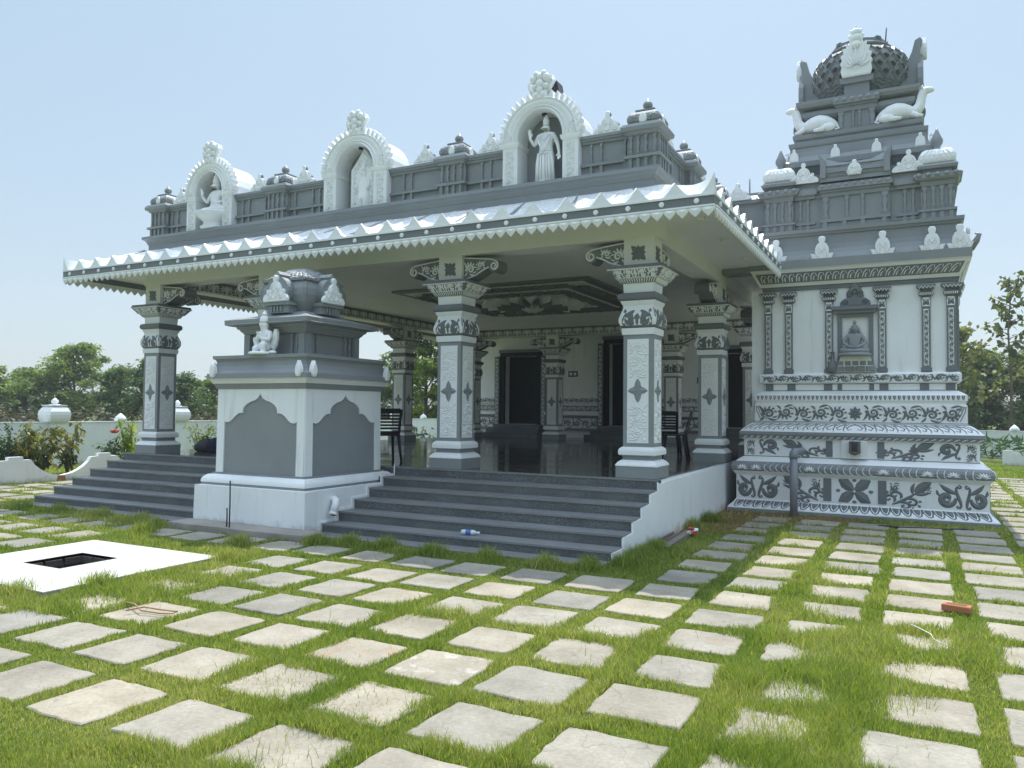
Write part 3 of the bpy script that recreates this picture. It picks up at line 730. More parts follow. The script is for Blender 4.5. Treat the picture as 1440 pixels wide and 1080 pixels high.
# ---- niche arches
def ogee(t, w, z0, zt):                                       # half outer line, t 0..1 from spring to top
    a = t * PI / 2; return (w * cos(a) ** .92, z0 + (zt - z0) * (sin(a) ** 1.02))
def arch(cx, s):
    m = MB(); yf = LY0 + .0; yb = yf + .66; F = Ffront(cx, yf, 0); z0 = 4.917; zs = 5.56; ow, iw = .60 * s, .36 * s; zi = 5.985; zo = 6.17
    for sg in (-1, 1):
        a, b = sorted((sg * iw, sg * ow))
        m.rloft([(z0, 0, 0), (zs - .07, 0, 0), (zs - .06, .018, 0), (zs - .02, .03, 0), (zs, .03, 0)], (cx + a, cx + b, yf + .012, yb))
        for q in range(7): m.motif(SCR if q % 2 else flip(SCR), Ffront(cx, yf + .012, 0), .010, 0, (a + b) / 2, z0 + .09 + q * .07, .13 * s, .07)
        m.stroke([(a + .03 * s, z0 + .02), (a + .03 * s, zs - .08)], [.02, .02], Ffront(cx, yf + .012, 0), .01, 0)
        m.stroke([(b - .03 * s, z0 + .02), (b - .03 * s, zs - .08)], [.02, .02], Ffront(cx, yf + .012, 0), .01, 0)
    n = 14; inn = [(iw * cos(PI * i / n), zs + (zi - zs) * sin(PI * i / n)) for i in range(n + 1)]
    out = []
    for i in range(n + 1):
        t = i / n; q = ogee(t * 2 if t <= .5 else 2 - 2 * t, ow + .015, zs, zo); out.append((q[0] if t <= .5 else -q[0], q[1]))
    for ya, yb_, o_ in ((yf, yb, out),):
        v = []
        for (a, b), (c, d) in zip(inn, o_): v += [(cx + a, ya, b), (cx + c, ya, d), (cx + c, yb_, d), (cx + a, yb_, b)]
        fs = []
        for i in range(n):
            k = i * 4
            for j in range(4): fs.append((k + j, k + (j + 1) % 4, k + 4 + (j + 1) % 4, k + 4 + j))
        m.add(v, fs, 0, False)
    # mouldings and flame teeth
    mid = lambda f: [((1 - f) * a + f * c, (1 - f) * b + f * d) for (a, b), (c, d) in zip(inn, out)]
    for f, wd, h in ((.1, .035, .03), (.3, .03, .02), (.9, .04, .03)): m.stroke(mid(f), [wd] * (n + 1), F, h, 0)
    m.stroke(mid(.62), [.09] * (n + 1), F, .022, 0)
    fine = []
    for i in range(61):
        t = i / 60; q = ogee(t * 2 if t <= .5 else 2 - 2 * t, ow + .015, zs, zo); fine.append((q[0] if t <= .5 else -q[0], q[1]))
    d = [0]
    for a, b in zip(fine, fine[1:]): d.append(d[-1] + math.dist(a, b))
    nt_ = 21
    for i in range(nt_):
        t = (i + .5) / nt_ * d[-1]; x = float(np.interp(t, d, [p[0] for p in fine])); z = float(np.interp(t, d, [p[1] for p in fine]))
        t2 = min(d[-1], t + .01); dx = float(np.interp(t2, d, [p[0] for p in fine])) - x; dz = float(np.interp(t2, d, [p[1] for p in fine])) - z
        L = math.hypot(dx, dz) or 1; nx, nz = dz / L, -dx / L; nx, nz = nx, nz
        tx, tz = dx / L, dz / L; up = (nx * .75, nz * .75 + .45)
        tooth = [(-.034, -.03), (.034, -.03), (.036, .02), (.018, .05), (.012, .08), (-.010, .07), (-.028, .035)]
        sg = 1 if x > 0 else -1
        m.prism([(x + tx * a * sg + up[0] * b, z + tz * a * sg + up[1] * b) for a, b in tooth], F, -.10, .02, 0, inset=.012)
    for sg in (-1, 1):                                         # volutes at the springing
        m.motif([spiral(0, 0, .5, .1, 90, 1.6 * sg, .2, .14, 16)], F, .03, 0, sg * (ow - .07), zs + .09, .17, .17)
        m.prism([(sg * (ow - .02) + .085 * cos(a * PI / 6), zs + .075 + .085 * sin(a * PI / 6)) for a in range(12)], F, -.12, .01, 0, inset=.015)
    p = hp(m, 'niche_arch', [WHITE])
    b = MB(); b.prism([(-iw, z0), (iw, z0)] + inn, Ffront(cx, yf + .34, 0), -.03, 0, 0)
    b.build('niche_back', [GREY], p)
    # lion-face crown
    k = MB(); yk = yf + .04
    k.prism([(-.11, 6.12), (.11, 6.12), (.14, 6.22), (.10, 6.28), (.15, 6.36), (.19, 6.42), (.16, 6.50), (.09, 6.485), (.05, 6.545), (-.05, 6.55), (-.10, 6.50), (-.16, 6.48), (-.17, 6.40), (-.10, 6.34), (-.13, 6.26), (-.15, 6.2)], Ffront(cx, yk, 0), -.10, .03, 0, inset=.03)
    for x, z, r in ((-.1, 6.44, .06), (.1, 6.44, .06), (0, 6.36, .07), (-.06, 6.50, .05), (.06, 6.5, .05), (0, 6.27, .06), (-.09, 6.32, .045), (.09, 6.32, .045), (-.05, 6.2, .05), (.05, 6.2, .05), (0, 6.46, .055)): k.ell((cx + x, yk - .04, z), (r, r * .8, r), 0, 10, 7)
    for sg in (-1, 1): k.tube([(cx + sg * .12, yk - .02, 6.22), (cx + sg * .17, yk - .02, 6.3), (cx + sg * .2, yk, 6.38), (cx + sg * .17, yk, 6.44)], [.025, .022, .018, .008], 0, 7)
    k.build('crown_mask', [WHITE], p)
    l = MB(); l.lathe([(.035, zi - .035), (.04, zi - .01), (.02, zi)], cx, yf + .16, 12); l.build('lamp_holder', [BLACKP], p)
    return p
for a, s in ARC: arch(a, s)
# ceiling relief panel over the middle of the hall
mb = MB(); cx, cy = -7.7, 15.7; zc = BZ1
def Fc(u, v, h): return (cx + u, cy + v, zc - h)
for r, h, m in ((2.25, .05, 1), (2.05, .065, 0), (1.75, .08, 1), (1.52, .095, 0)):
    mb.prism([(-r, -r), (r, -r), (r, r), (-r, r)], Fc, 0, h, m)
G = lambda u, v, h: Fc(u, v, .095 + h)
for k in range(4):
    c_, s_ = round(cos(k * PI / 2)), round(sin(k * PI / 2))
    Fk = lambda u, v, h, c_=c_, s_=s_: G(c_ * u - s_ * v, s_ * u + c_ * v, h)
    vine(mb, lambda u, v, h: Fk(u, v, h - .03), -1.7, 1.7, 1.8, 2.02, .05, 1); vine(mb, Fk, -1.4, 1.4, 1.2, 1.48, .05, 1)
for i in range(16):
    a = 2 * PI * i / 16; a2 = a + PI / 16
    mb.motif([leaf((.5, 0), (1.15, 0), 0, .3, 10)], G, .12, 0, rot=a)
    mb.motif([leaf((.3, 0), (.8, 0), 0, .2, 9)], G, .17, 1, rot=a2)
mb.ell((cx, cy, zc - .12), (.32, .32, .2), 0, 16, 8)
hp(mb, 'ceiling_panel', [CEIL, DGREY])
# downlights under the eave
for x, y in ((-2.5, 10.0), (-2.5, 11.4), (-2.5, 12.9)):
    mb = MB(); mb.lathe([(.05, BZ1 - .035), (.06, BZ1 - .02), (.065, BZ1)], x, y, 14); hp(mb, 'downlight', [CREAM])
# ---- rear wall with three doorways
YB = 23.3
DO = [(-11.83, .61, 1.2, 3.47), (-8.05, .66, 1.2, 3.80), (-4.45, .61, 1.2, 3.40)]
mb = MB(); edges = [-14.1] + [e for d in DO for e in (d[0] - d[1], d[0] + d[1])] + [-2.3]
for i in range(0, 8, 2): mb.box(edges[i], edges[i + 1], YB, YB + .3, FZ, BZ1, 0)
for d in DO: mb.box(d[0] - d[1], d[0] + d[1], YB, YB + .3, d[3], BZ1, 0); mb.box(d[0] - d[1], d[0] + d[1], YB, YB + .3, FZ, d[2], 0)
wall = hp(mb, 'rear_wall', [WALLW])
mb = MB()
for i in range(0, 8, 2):
    a, b = edges[i] + .3, edges[i + 1] - .3
    if i == 0: a = edges[0]
    if i == 6: b = edges[7]
    for z0, z1, d, m in ((1.02, 1.10, .12, 1), (1.10, 1.42, .05, 0), (1.42, 1.5, .1, 1), (1.52, 1.62, .16, 0), (1.66, 1.82, .06, 1), (1.9, 2.08, .1, 0)):
        mb.box(a, b, YB - d, YB, z0, z1, m)
    vine(mb, Ffront(a, YB - .05, 1.1), 0, b - a, .02, .3, .014, 1); vine(mb, Ffront(a, YB - .1, 1.9), 0, b - a, .02, .17, .014, 1); vine(mb, Ffront(a, YB - .06, 1.66), 0, b - a, .01, .15, .014, 0)
mb.build('wall_moulding', [WHITE, DGREY], wall)
for d in DO:
    x, w_, z0, z1 = d; mb = MB()
    mb.box(x - w_, x + w_, YB + .30, YB + .34, z0, z1, 0); fr = MB()  # near-black sheet paints in the darkness of the room behind
    dd = hp(mb, 'doorway_shade', [DARK])
    for sg in (-1, 1):
        a, b = sorted((x + sg * w_, x + sg * (w_ + .16))); fr.box(a, b, YB - .1, YB + .02, FZ + .3, z1 + .12, 0)
        a, b = sorted((x + sg * (w_ + .17), x + sg * (w_ + .34))); fr.box(a, b, YB - .14, YB - .001, FZ + .3, z1, 1)
        vvine(fr, Ffront(a, YB - .14, 0), .02, .15, FZ + .35, z1 - .05, .012, 2)
    fr.box(x - w_ - .2, x + w_ + .2, YB - .12, YB + .02, z1 + .12, z1 + .22, 1); fr.box(x - w_, x + w_, YB - .1, YB + .02, z1, z1 + .12, 0)
    fr.build('door_frame', [DARK, DGREY, WHITE], dd)
    st = MB()
    for i in range(3): st.box(x - w_ - .45 + .1 * i, x + w_ + .45 - .1 * i, YB - 1.0 + .3 * i, YB - .141, FZ + .135 * i, FZ + .135 * (i + 1), 0)
    st.build('door_step', [GRAN], dd)
mb = MB()
for x, z in ((-9.95, 2.85), (-5.75, 2.6)):
    mb.box(x - .16, x + .16, YB - .025, YB - .001, z - .09, z + .09, 0); mb.box(x - .12, x - .02, YB - .03, YB - .026, z - .05, z + .05, 1); mb.box(x + .03, x + .12, YB - .03, YB - .026, z - .05, z + .05, 1)
hp(mb, 'switch_board', [BLACKP, WHITE])
mb = MB(); mb.box(-14.1, -2.3, YB + .4, YB + 1.0, FZ, BZ1, 0); hp(mb, 'inner_wall', [DARK])  # near-black backing, the same painted darkness behind the doorways

# ================================================================== STATUES IN THE NICHES
def place(x, y, z, s): return Matrix.Translation((x, y, z)) @ Matrix.Scale(s, 4)
# standing figure, unit height ~1
def standing(x, y, z, s):
    M = Matrix.Identity(4); M = Matrix.Scale(s, 4); f = Fig()
    pel = f.j(0, 0, .45, (.095, .075)); wa = f.j(0, 0, .54, (.075, .06), pel); ch = f.j(0, -.005, .655, (.10, .07), wa); nk = f.j(0, 0, .74, .034, ch); hd = f.j(0, -.012, .80, .052, nk); f.j(0, -.008, .845, .05, hd)
    for sg in (-1, 1):
        h = f.j(sg * .052, 0, .40, .07, pel); k = f.j(sg * .055, -.012, .22, .056, h); a = f.j(sg * .055, 0, .04, .045, k); f.j(sg * .06, -.05, .015, .024, a)
    s1 = f.j(-.115, 0, .70, .036, ch); e1 = f.j(-.17, -.03, .57, .028, s1); w1 = f.j(-.205, -.10, .66, .02, e1); f.hand(w1, (-.205, -.10, .66), (-.05, 0, 1), (0, -.2, 0))
    s2 = f.j(.115, 0, .70, .036, ch); e2 = f.j(.175, .01, .56, .028, s2); w2 = f.j(.215, -.04, .44, .02, e2); f.hand(w2, (.215, -.04, .44), (.1, -.1, -1), (0, -.3, 0))
    mb = MB(); f.mesh(mb, M, 0); face(mb, M, (0, -.015, .81), .05)
    mb.lathe([(s * .040, s * .84), (s * .046, s * .87), (s * .044, s * .9), (s * .048, s * .915), (s * .03, s * .955), (s * .012, s * .99), (0.001, s * 1.0)], 0, -.01 * s, 12)
    for sg in (-1, 1):                                         # sash and garment pleats
        mb.tube([(sg * .09 * s, -.05 * s, .45 * s), (sg * .115 * s, -.045 * s, .3 * s), (sg * .125 * s, -.03 * s, .06 * s)], [.022 * s, .026 * s, .03 * s], 0, 8)
    mb.tube([(0, -.075 * s, .46 * s), (0, -.085 * s, .3 * s), (0, -.075 * s, .03 * s)], [.02 * s, .024 * s, .03 * s], 0, 8)
    for zz, r in ((.44, .105), (.475, .098)): mb.lathe([(r * s, (zz - .012) * s), ((r + .008) * s, zz * s), (r * s, (zz + .012) * s)], 0, 0, 16)
    mb.tube([(-.06 * s, -.05 * s, .70 * s), (0, -.085 * s, .62 * s), (.06 * s, -.05 * s, .70 * s)], .009 * s, 0, 6)
    mb.lathe([(.17 * s, 0), (.17 * s, .02 * s), (.15 * s, .03 * s)], 0, 0, 16)
    mb.tube([(-.085 * s, -.05 * s, .69 * s), (-.07 * s, -.1 * s, .58 * s), (0, -.115 * s, .44 * s), (.07 * s, -.1 * s, .58 * s), (.085 * s, -.05 * s, .69 * s)], .013 * s, 0, 6)
    for q in range(5): mb.tube([((-.08 + .04 * q) * s, -.085 * s, .42 * s), ((-.09 + .045 * q) * s, -.09 * s, .2 * s), ((-.1 + .05 * q) * s, -.08 * s, .03 * s)], .012 * s, 0, 6)
    for sg in (-1, 1): mb.ell((sg * .135 * s, -.005 * s, .645 * s), (.045 * s, .045 * s, .014 * s), 0, 10, 6)
    return mb.build('deity_statue', [WHITE], None, (x, y, z))
def seated(x, y, z, s, mats, name, crown=True, raised=True, ped=True):
    M = Matrix.Translation((0, 0, (.27 if ped else .06) * s)) @ Matrix.Scale(s, 4); f = Fig()
    pel = f.j(0, .02, .07, (.11, .085)); wa = f.j(0, .01, .17, (.085, .065), pel); ch = f.j(0, 0, .30, (.105, .075), wa); nk = f.j(0, -.005, .39, .036, ch); hd = f.j(0, -.02, .455, .06, nk); f.j(0, -.015, .51, .056, hd)
    for sg in (-1, 1):
        h = f.j(sg * .08, 0, .05, .068, pel); k = f.j(sg * .25, -.08, .045, .05, h); a = f.j(sg * .04, -.17, .04, .036, k); f.j(-sg * .06, -.16, .05, .025, a)
        sh = f.j(sg * .125, .01, .345, .038, ch)
        if raised and sg < 0:
            e = f.j(-.2, -.03, .2, .03, sh); w_ = f.j(-.24, -.1, .30, .022, e); f.hand(w_, (-.24, -.1, .30), (-.05, 0, 1), (0, -.3, 0))
        elif raised:
            e = f.j(.19, -.02, .2, .03, sh); w_ = f.j(.16, -.14, .14, .022, e); f.hand(w_, (.16, -.14, .14), (0, -1, -.3), (0, 0, 1))
        else:
            e = f.j(sg * .2, -.03, .2, .03, sh); w_ = f.j(sg * .08, -.15, .115, .023, e); f.hand(w_, (sg * .08, -.15, .115), (-sg, -.2, -.1), (0, -.2, .6))
    mb = MB(); f.mesh(mb, M, 0); face(mb, M, (0, -.025, .465), .057)
    b = (.27 if ped else .06) * s
    if crown: mb.lathe([(.06 * s, b + .49 * s), (.064 * s, b + .54 * s), (.05 * s, b + .58 * s), (.052 * s, b + .6 * s), (.028 * s, b + .67 * s), (.004 * s, b + .72 * s)], 0, -.015 * s, 12)
    else:
        mb.ell((0, .01 * s, b + .51 * s), (.064 * s, .064 * s, .06 * s), 0); mb.ell((0, .0, b + .60 * s), (.032 * s, .032 * s, .05 * s), 0)
        for sg in (-1, 1): mb.tube([(sg * .06 * s, .02 * s, b + .5 * s), (sg * .09 * s, .03 * s, b + .4 * s), (sg * .12 * s, .03 * s, b + .3 * s)], [.03 * s, .03 * s, .02 * s], 0, 8)
    if ped:
        mb.lathe([(.2 * s, 0), (.22 * s, .03 * s), (.17 * s, .07 * s), (.17 * s, .12 * s), (.26 * s, .2 * s), (.31 * s, .25 * s), (.29 * s, .27 * s)], 0, -.04 * s, 18, lobes=12, amp=.06)
    else: mb.lathe([(.3 * s, 0), (.31 * s, .03 * s), (.28 * s, .06 * s)], 0, -.05 * s, 18)
    return mb.build(name, mats, None, (x, y, z))
o = standing(-4.78, LY0 + .15, 4.917, 1.03); tag(o, 'white standing deity statue with one hand raised under the right roof arch', 'statue', 'statues in the parapet arches')
o = seated(-11.48, LY0 + .13, 4.917, 1.12, [WHITE], 'deity_statue'); tag(o, 'white cross-legged deity statue on lotus seat under the left roof arch', 'statue', 'statues in the parapet arches')
# carved tablet under the middle arch
mb = MB(); F = Ffront(0, 0, 0)
tab = [(-.27, 0), (.27, 0), (.27, .70), (.20, .78), (.13, .86), (.07, .95), (0, 1.03), (-.07, .95), (-.13, .86), (-.20, .78), (-.27, .70)]
mb.prism(tab, F, -.05, .05, 0, inset=.01); G = lambda u, v, h: F(u, v, .05 + h)
mb.stroke([(-.2, .02), (-.2, .7), (-.12, .82), (0, .97), (.12, .82), (.2, .7), (.2, .02)], [.03] * 7, G, .03, 0)
for i in range(5): mb.motif([spiral(0, 0, .5, .5, -20 - i, -.39, .06, .06, 12)], G, .02, 0, 0, .42 - .02 * i, .16 + .05 * i, .34 + .08 * i)
for sg in (-1, 1):
    mb.motif(SCR if sg > 0 else flip(SCR), G, .02, 0, sg * .1, .77, .14, .16)
    for i in range(8): mb.ell((sg * .165, -.06, .06 + i * .085), (.014, .014, .02), 0, 6, 5)
    mb.tube([(sg * .09, -.06, .52), (sg * .13, -.07, .42), (sg * .10, -.08, .33)], [.028, .024, .02], 0, 7)
f = Fig(); pel = f.j(0, 0, .3, (.09, .04)); ch = f.j(0, 0, .47, (.10, .045), pel); nk = f.j(0, 0, .55, .03, ch); hd = f.j(0, -.01, .61, .05, nk); f.j(0, 0, .66, .045, hd)
for sg in (-1, 1): k = f.j(sg * .05, 0, .2, .055, pel); f.j(sg * .05, 0, .03, .045, k)
f.mesh(mb, Matrix.Translation((0, -.05, 0)), 0); face(mb, Matrix.Translation((0, -.05, 0)), (0, -.01, .62), .047)
mb.lathe([(.05, .65), (.055, .7), (.04, .76), (.02, .82), (.004, .86)], 0, -.05, 10)
o = mb.build('deity_tablet', [WHITE], None, (-8.10, LY0 + .2, 4.917)); tag(o, 'white carved tablet with pointed top and garlanded figure under the middle roof arch', 'carved tablet', 'statues in the parapet arches')
# dark loudspeaker behind the right arch crown
sp = empty('loudspeaker', (-4.66, 10.34, 6.08), 'dark box loudspeaker leaning behind the crown of the right roof arch', 'loudspeaker')
mb = MB(); mb.rloft([(0, .0, 0), (.02, .008, 0), (.38, .008, 0), (.40, 0, 0)], (-.07, .07, -.09, .09)); b = mb.build('cabinet', [BLACKP], sp); b.rotation_euler = (0, R(12) * -1, 0)
mb = MB(); mb.box(-.055, .055, -.105, -.099, .03, .37, 0); g = mb.build('grille', [DARK], b)
# ================================================================== SMALL SHRINE ON THE STAIRS
HX, HY = -8.07, 8.75
shr = empty('small_shrine', (HX, HY, 0), 'small square grey and white shrine with bulbous grey dome standing between the stairs', 'shrine')
def sp_(mb, name, mats, parent=None): return mb.build(name, mats, parent or shr)
mb = MB()
mb.sq([(-.05, 1.03, 0), (.565, 1.02, 0), (.57, .955, 1), (.60, .955, 1), (.605, .965, 0), (.63, .965, 0), (.66, .955, 0), (.69, .93, 0), (.712, .895, 0), (.715, .862, 1), (.735, .862, 1)])
for sx in (1, -1):
    poly = [(8.0, 0), (8.0, .15)]
    for i in range(5): poly += [(ST[i + 1][0] - .05, ST[i][1] + .03), (ST[i + 1][0] - .05, ST[i + 1][1] + .03)]
    poly += [(9.66, .5), (9.66, 0)]
    mb.prism(poly, lambda u, v, h: (sx * (1.02 + h), u - HY, v), 0, .02, 0)
mb.prism([(-1.0, .05), (-.86, .05), (-.86, .56), (-1.0, .56)], lambda u, v, h: (1.025 + h, u, v), 0, .005, 0)
sp_(mb, 'base', [WALLW, GREY])
mb = MB(); mb.sq([(.735, .815, 0), (1.92, .80, 0)])
h2 = lambda z: .815 - (z - .735) / (1.92 - .735) * .015
half = [(0, 1.855), (.02, 1.82), (.05, 1.785), (.11, 1.755), (.19, 1.735), (.26, 1.70), (.31, 1.655), (.325, 1.60), (.322, 1.575), (.34, 1.583), (.41, 1.572), (.47, 1.535), (.52, 1.49), (.56, 1.46), (.61, 1.447), (.655, 1.452), (.68, 1.47)]
for k in range(4):
    F = Floft(k, 0, 0, [(.735, 1), (1.92, 1)]); F = (lambda k: (lambda u, v, h: Fside(k, 0, 0, 0, 0)(u, v, h2(v) + h)))(k)
    # white frame in front of the grey panel: left, right posts and cusped head
    for sg in (-1, 1):
        a, b = sorted((sg * .68, sg * .815)); mb.prism([(a, .74), (b, .74), (b * .985, 1.915), (a, 1.915)], F, 0, .02, 1)
        po = [(sg * u, v) for u, v in half] + [(sg * .681, 1.915), (0, 1.915)]
        mb.prism(po if sg > 0 else po[::-1], F, 0, .02, 1)
sp_(mb, 'shrine_body', [GREY, WALLW])
mb = MB()
mb.sq([(1.915, .83, 1), (1.985, .86, 1), (1.99, .872, 0), (2.05, .90, 0), (2.06, .93, 1), (2.13, .93, 1), (2.135, .90, 1), (2.18, .87, 1), (2.24, .845, 1), (2.30, .835, 1), (2.33, .85, 1), (2.34, .875, 1), (2.385, .878, 1), (2.39, .5, 1)])
c = sp_(mb, 'cornice', [CREAM, GREY])
for k in range(4):
    for u in (-.80, .80):
        o = MB(); ornament(o, LEAFP, Fside(k, 0, 0, .90, 0), u, 2.07, .10, .22, .07, 0, False); sp_(o, 'leaf_ornament', [WHITE], c)
mb = MB()
mb.sq([(2.386, .52, 0), (2.70, .52, 0), (2.705, .58, 0), (2.735, .60, 0), (2.74, .61, 0), (2.775, .63, 0), (2.78, .65, 0), (2.81, .66, 0), (2.83, .77, 0), (2.90, .775, 0), (2.925, .70, 0), (2.95, .58, 0), (2.975, .50, 0), (2.98, .44, 0), (3.02, .42, 0)])
for k in range(4):
    for u in (-.52, .52):
        F = Fside(k, 0, 0, .52, 0); mb.prism([(u - .07, 2.386), (u + .07, 2.386), (u + .07, 2.70), (u - .07, 2.70)], F, -.06, .05, 0)
    for u in (-.40, -.30, .30, .40): baluster(mb, Fside(k, 0, 0, .52, 0), u, 2.39, 2.70, .028)
    F = Fside(k, 0, 0, .775, 0); mb.stroke([(-.7, 2.835), (.7, 2.835)], [.02, .02], F, .012, 0)
up = sp_(mb, 'shrine_storey', [GREY])
mb = MB()
dp = [(3.0, .37), (3.03, .33), (3.08, .36), (3.17, .41), (3.27, .435), (3.36, .43), (3.44, .40), (3.475, .375)]
mb.sq([(z, h, 0) for z, h in dp]); mb.sq([(3.475, .41, 0), (3.51, .415, 0), (3.515, .39, 0), (3.56, .33, 0), (3.62, .25, 0), (3.66, .18, 0), (3.685, .16, 0), (3.69, .12, 0)])
lp = [(3.515, .39), (3.56, .33), (3.62, .25), (3.66, .18)]
for k in range(4):
    F = Floft(k, 0, 0, dp); L = Floft(k, 0, 0, lp)
    for i in range(16): F_u = -.9 + i * .12; mb.stroke([(F_u, 3.46), (F_u, 3.435)], [.06, .03], F, .016, 0)
    for i in range(10): mb.stroke([(.93, 3.45 - i * .022), (.93, 3.44 - i * .022)], [.05, .05], F, .014, 0); mb.stroke([(-.93, 3.45 - i * .022), (-.93, 3.44 - i * .022)], [.05, .05], F, .014, 0)
    for i in range(4): mb.motif(SCR if i % 2 else flip(SCR), L, .02, 0, -.68 + i * .45, 3.575, .5, .12)
    B = MB()
dome = sp_(mb, 'dome', [GREY], up)
for k in range(4):
    b = MB(); F = Fside(k, 0, 0, 0, 0)
    b.prism([(-.20, 3.0), (.20, 3.0), (.20, 3.11), (-.20, 3.11)], F, .30, .52, 1); b.prism([(-.23, 3.11), (.23, 3.11), (.23, 3.155), (-.23, 3.155)], F, .30, .56, 1)
    for u in (-.12, -.06, 0, .06): b.prism([(u, 3.02), (u + .03, 3.02), (u + .03, 3.1), (u, 3.1)], F, .5, .545, 1)
    arc_ = arc_pts((0, 3.33), .215, -40, 220, 16) + [(-.03, 3.56), (0, 3.585), (.03, 3.56)]
    arc_ = [(-.16, 3.155), (.16, 3.155)] + arc_pts((0, 3.315), .205, -38, 80, 9) + [(.05, 3.55), (0, 3.6), (-.05, 3.55)] + arc_pts((0, 3.315), .205, 100, 218, 9)
    b.prism(arc_, F, .28, .54, 1)
    ornament(b, CREST, lambda u, v, h: F(u, v, .54 + h), 0, 3.157, .235, .38, .05, 0)
    sp_(b, 'gable_ornament', [WHITE, GREY], dome)
# drain pipe bend on the shrine base
mb = MB(); mb.tube([(1.0, -.48, .42), (1.06, -.48, .43), (1.10, -.50, .415), (1.12, -.53, .37), (1.12, -.58, .25)], [.05, .05, .052, .052, .05], 0, 14)
mb.tube([(1.12, -.575, .265), (1.12, -.588, .235)], [.056, .056], 0, 14); mb.tube([(1.12, -.584, .243), (1.12, -.5885, .234)], [.042, .042], 1, 12)
sp_(mb, 'drain_pipe', [PLASTICW, DARK])
# kneeling winged figure
s = .62; f = Fig()
pel = f.j(0, .02, .2, (.10, .085)); wa = f.j(0, 0, .31, (.085, .07), pel); ch = f.j(0, -.01, .45, (.12, .085), wa); nk = f.j(0, -.02, .555, .055, ch); hd = f.j(0, -.035, .65, .095, nk); f.j(0, -.03, .73, .09, hd)
for sg in (-1, 1):
    h = f.j(sg * .08, -.02, .17, .08, pel)
    k = f.j(sg * .12, -.2, .24 if sg > 0 else .14, .065, h); a = f.j(sg * .12, -.17, .05, .05, k); f.j(sg * .13, -.26, .03, .035, a)
    sh = f.j(sg * .15, 0, .49, .05, ch); e = f.j(sg * .19, -.07, .33, .042, sh); w_ = f.j(sg * .06, -.19, .36, .03, e); f.hand(w_, (sg * .05, -.2, .37), (-sg * .5, -.1, 1), (0, -.4, 0), 1.2)
mb = MB(); M = Matrix.Scale(s, 4); f.mesh(mb, M, 0); face(mb, M, (0, -.04, .665), .09)
mb.ell((0, -.15 * s, .66 * s), (.018 * s, .04 * s, .03 * s), 0, 8, 6)
mb.lathe([(.098 * s, .71 * s), (.10 * s, .77 * s), (.085 * s, .85 * s), (.05 * s, .89 * s), (.075 * s, .9 * s), (.05 * s, .93 * s), (.02 * s, .965 * s), (.003, .995 * s)], 0, -.03 * s, 14)
for sg in (-1, 1):
    wg = [(.10, .16), (.2, .10), (.27, .2), (.31, .36), (.315, .5), (.28, .58), (.22, .58), (.18, .48), (.15, .34)] if sg > 0 else [(.10, .14), (.24, .06), (.33, .14), (.40, .28), (.43, .38), (.41, .42), (.34, .38), (.24, .3), (.15, .3)]
    mb.prism([(sg * u * s, v * s) for u, v in wg], Ffront(0, .07 * s, 0), -.025, .02, 0, inset=.012)
    for q in range(4): mb.stroke([(sg * (.14 + .035 * q) * s, .2 * s), (sg * (.18 + .035 * q) * s, (.34 + .03 * q) * s)], [.02, .012], Ffront(0, .07 * s, 0), .03, 0)
mb.lathe([(.27 * s, 0), (.28 * s, .03 * s), (.25 * s, .06 * s)], 0, -.06 * s, 18)
for sg in (-1, 1): mb.ell((sg * .3 * s, -.08 * s, .045 * s), (.12 * s, .07 * s, .045 * s), 0, 10, 6)
o = mb.build('kneeling_statue', [WHITE], None, (-8.06, 7.99, 2.389)); tag(o, 'white kneeling winged statue with folded hands on the ledge of the small shrine', 'statue')

# ================================================================== SANCTUM WITH TOWER
TX, TY = -.93, 15.4
tow = empty('temple_tower', (TX, TY, 0), 'tall stepped shrine tower with carved white and grey base and ribbed grey dome', 'temple tower')
def tp(mb, name, mats, parent=None): return mb.build(name, mats, parent or tow)
WG = [WHITE, GREY, DGREY, CREAM]
mb = MB()
mb.sq([(-.1, 1.975, 1), (.055, 1.97, 1), (.058, 1.965, 0), (.075, 1.96, 0), (.11, 1.925, 0), (.15, 1.88, 0), (.195, 1.85, 0), (.205, 1.84, 0), (.615, 1.84, 0), (.62, 1.855, 0), (.655, 1.875, 0), (.665, 1.885, 1), (.69, 1.905, 1), (.75, 1.915, 1), (.80, 1.90, 1), (.83, 1.865, 1), (.835, 1.85, 0), (.87, 1.81, 0), (.91, 1.745, 0), (.915, 1.73, 1), (.93, 1.73, 0), (1.21, 1.73, 0), (1.215, 1.755, 2), (1.25, 1.79, 2), (1.29, 1.80, 1), (1.34, 1.80, 0), (1.345, 1.785, 0), (1.39, 1.74, 0), (1.44, 1.68, 0), (1.49, 1.60, 0), (1.50, 1.58, 1), (1.515, 1.58, 0), (1.79, 1.58, 0), (1.80, 1.565, 0), (1.855, 1.565, 0), (1.86, 1.585, 0), (1.95, 1.585, 0), (1.955, 1.575, 0), (1.98, 1.54, 0), (2.02, 1.465, 0), (2.025, 1.445, 1), (2.04, 1.445, 0), (2.135, 1.445, 1), (2.15, 1.46, 0), (2.17, 1.51, 0), (2.29, 1.51, 0), (2.31, 1.49, 0), (2.325, 1.45, 0), (2.33, 1.44, 0)])
def flat(k, d): return Fside(k, 0, 0, d, 0)
pet = [spiral(0, .1, .42, .42, 180, .5, .12, .12, 12), leaf((0, .36), (0, -.40), 0, .5)]
PF = [(.058, 1.965), (.075, 1.96), (.11, 1.925), (.15, 1.88), (.195, 1.85)]
RF = [(.665, 1.885), (.69, 1.905), (.75, 1.915), (.80, 1.90), (.83, 1.865)]
SF = [(1.345, 1.785), (1.39, 1.74), (1.44, 1.68), (1.49, 1.60)]
OF = [(1.215, 1.755), (1.25, 1.79), (1.285, 1.80)]
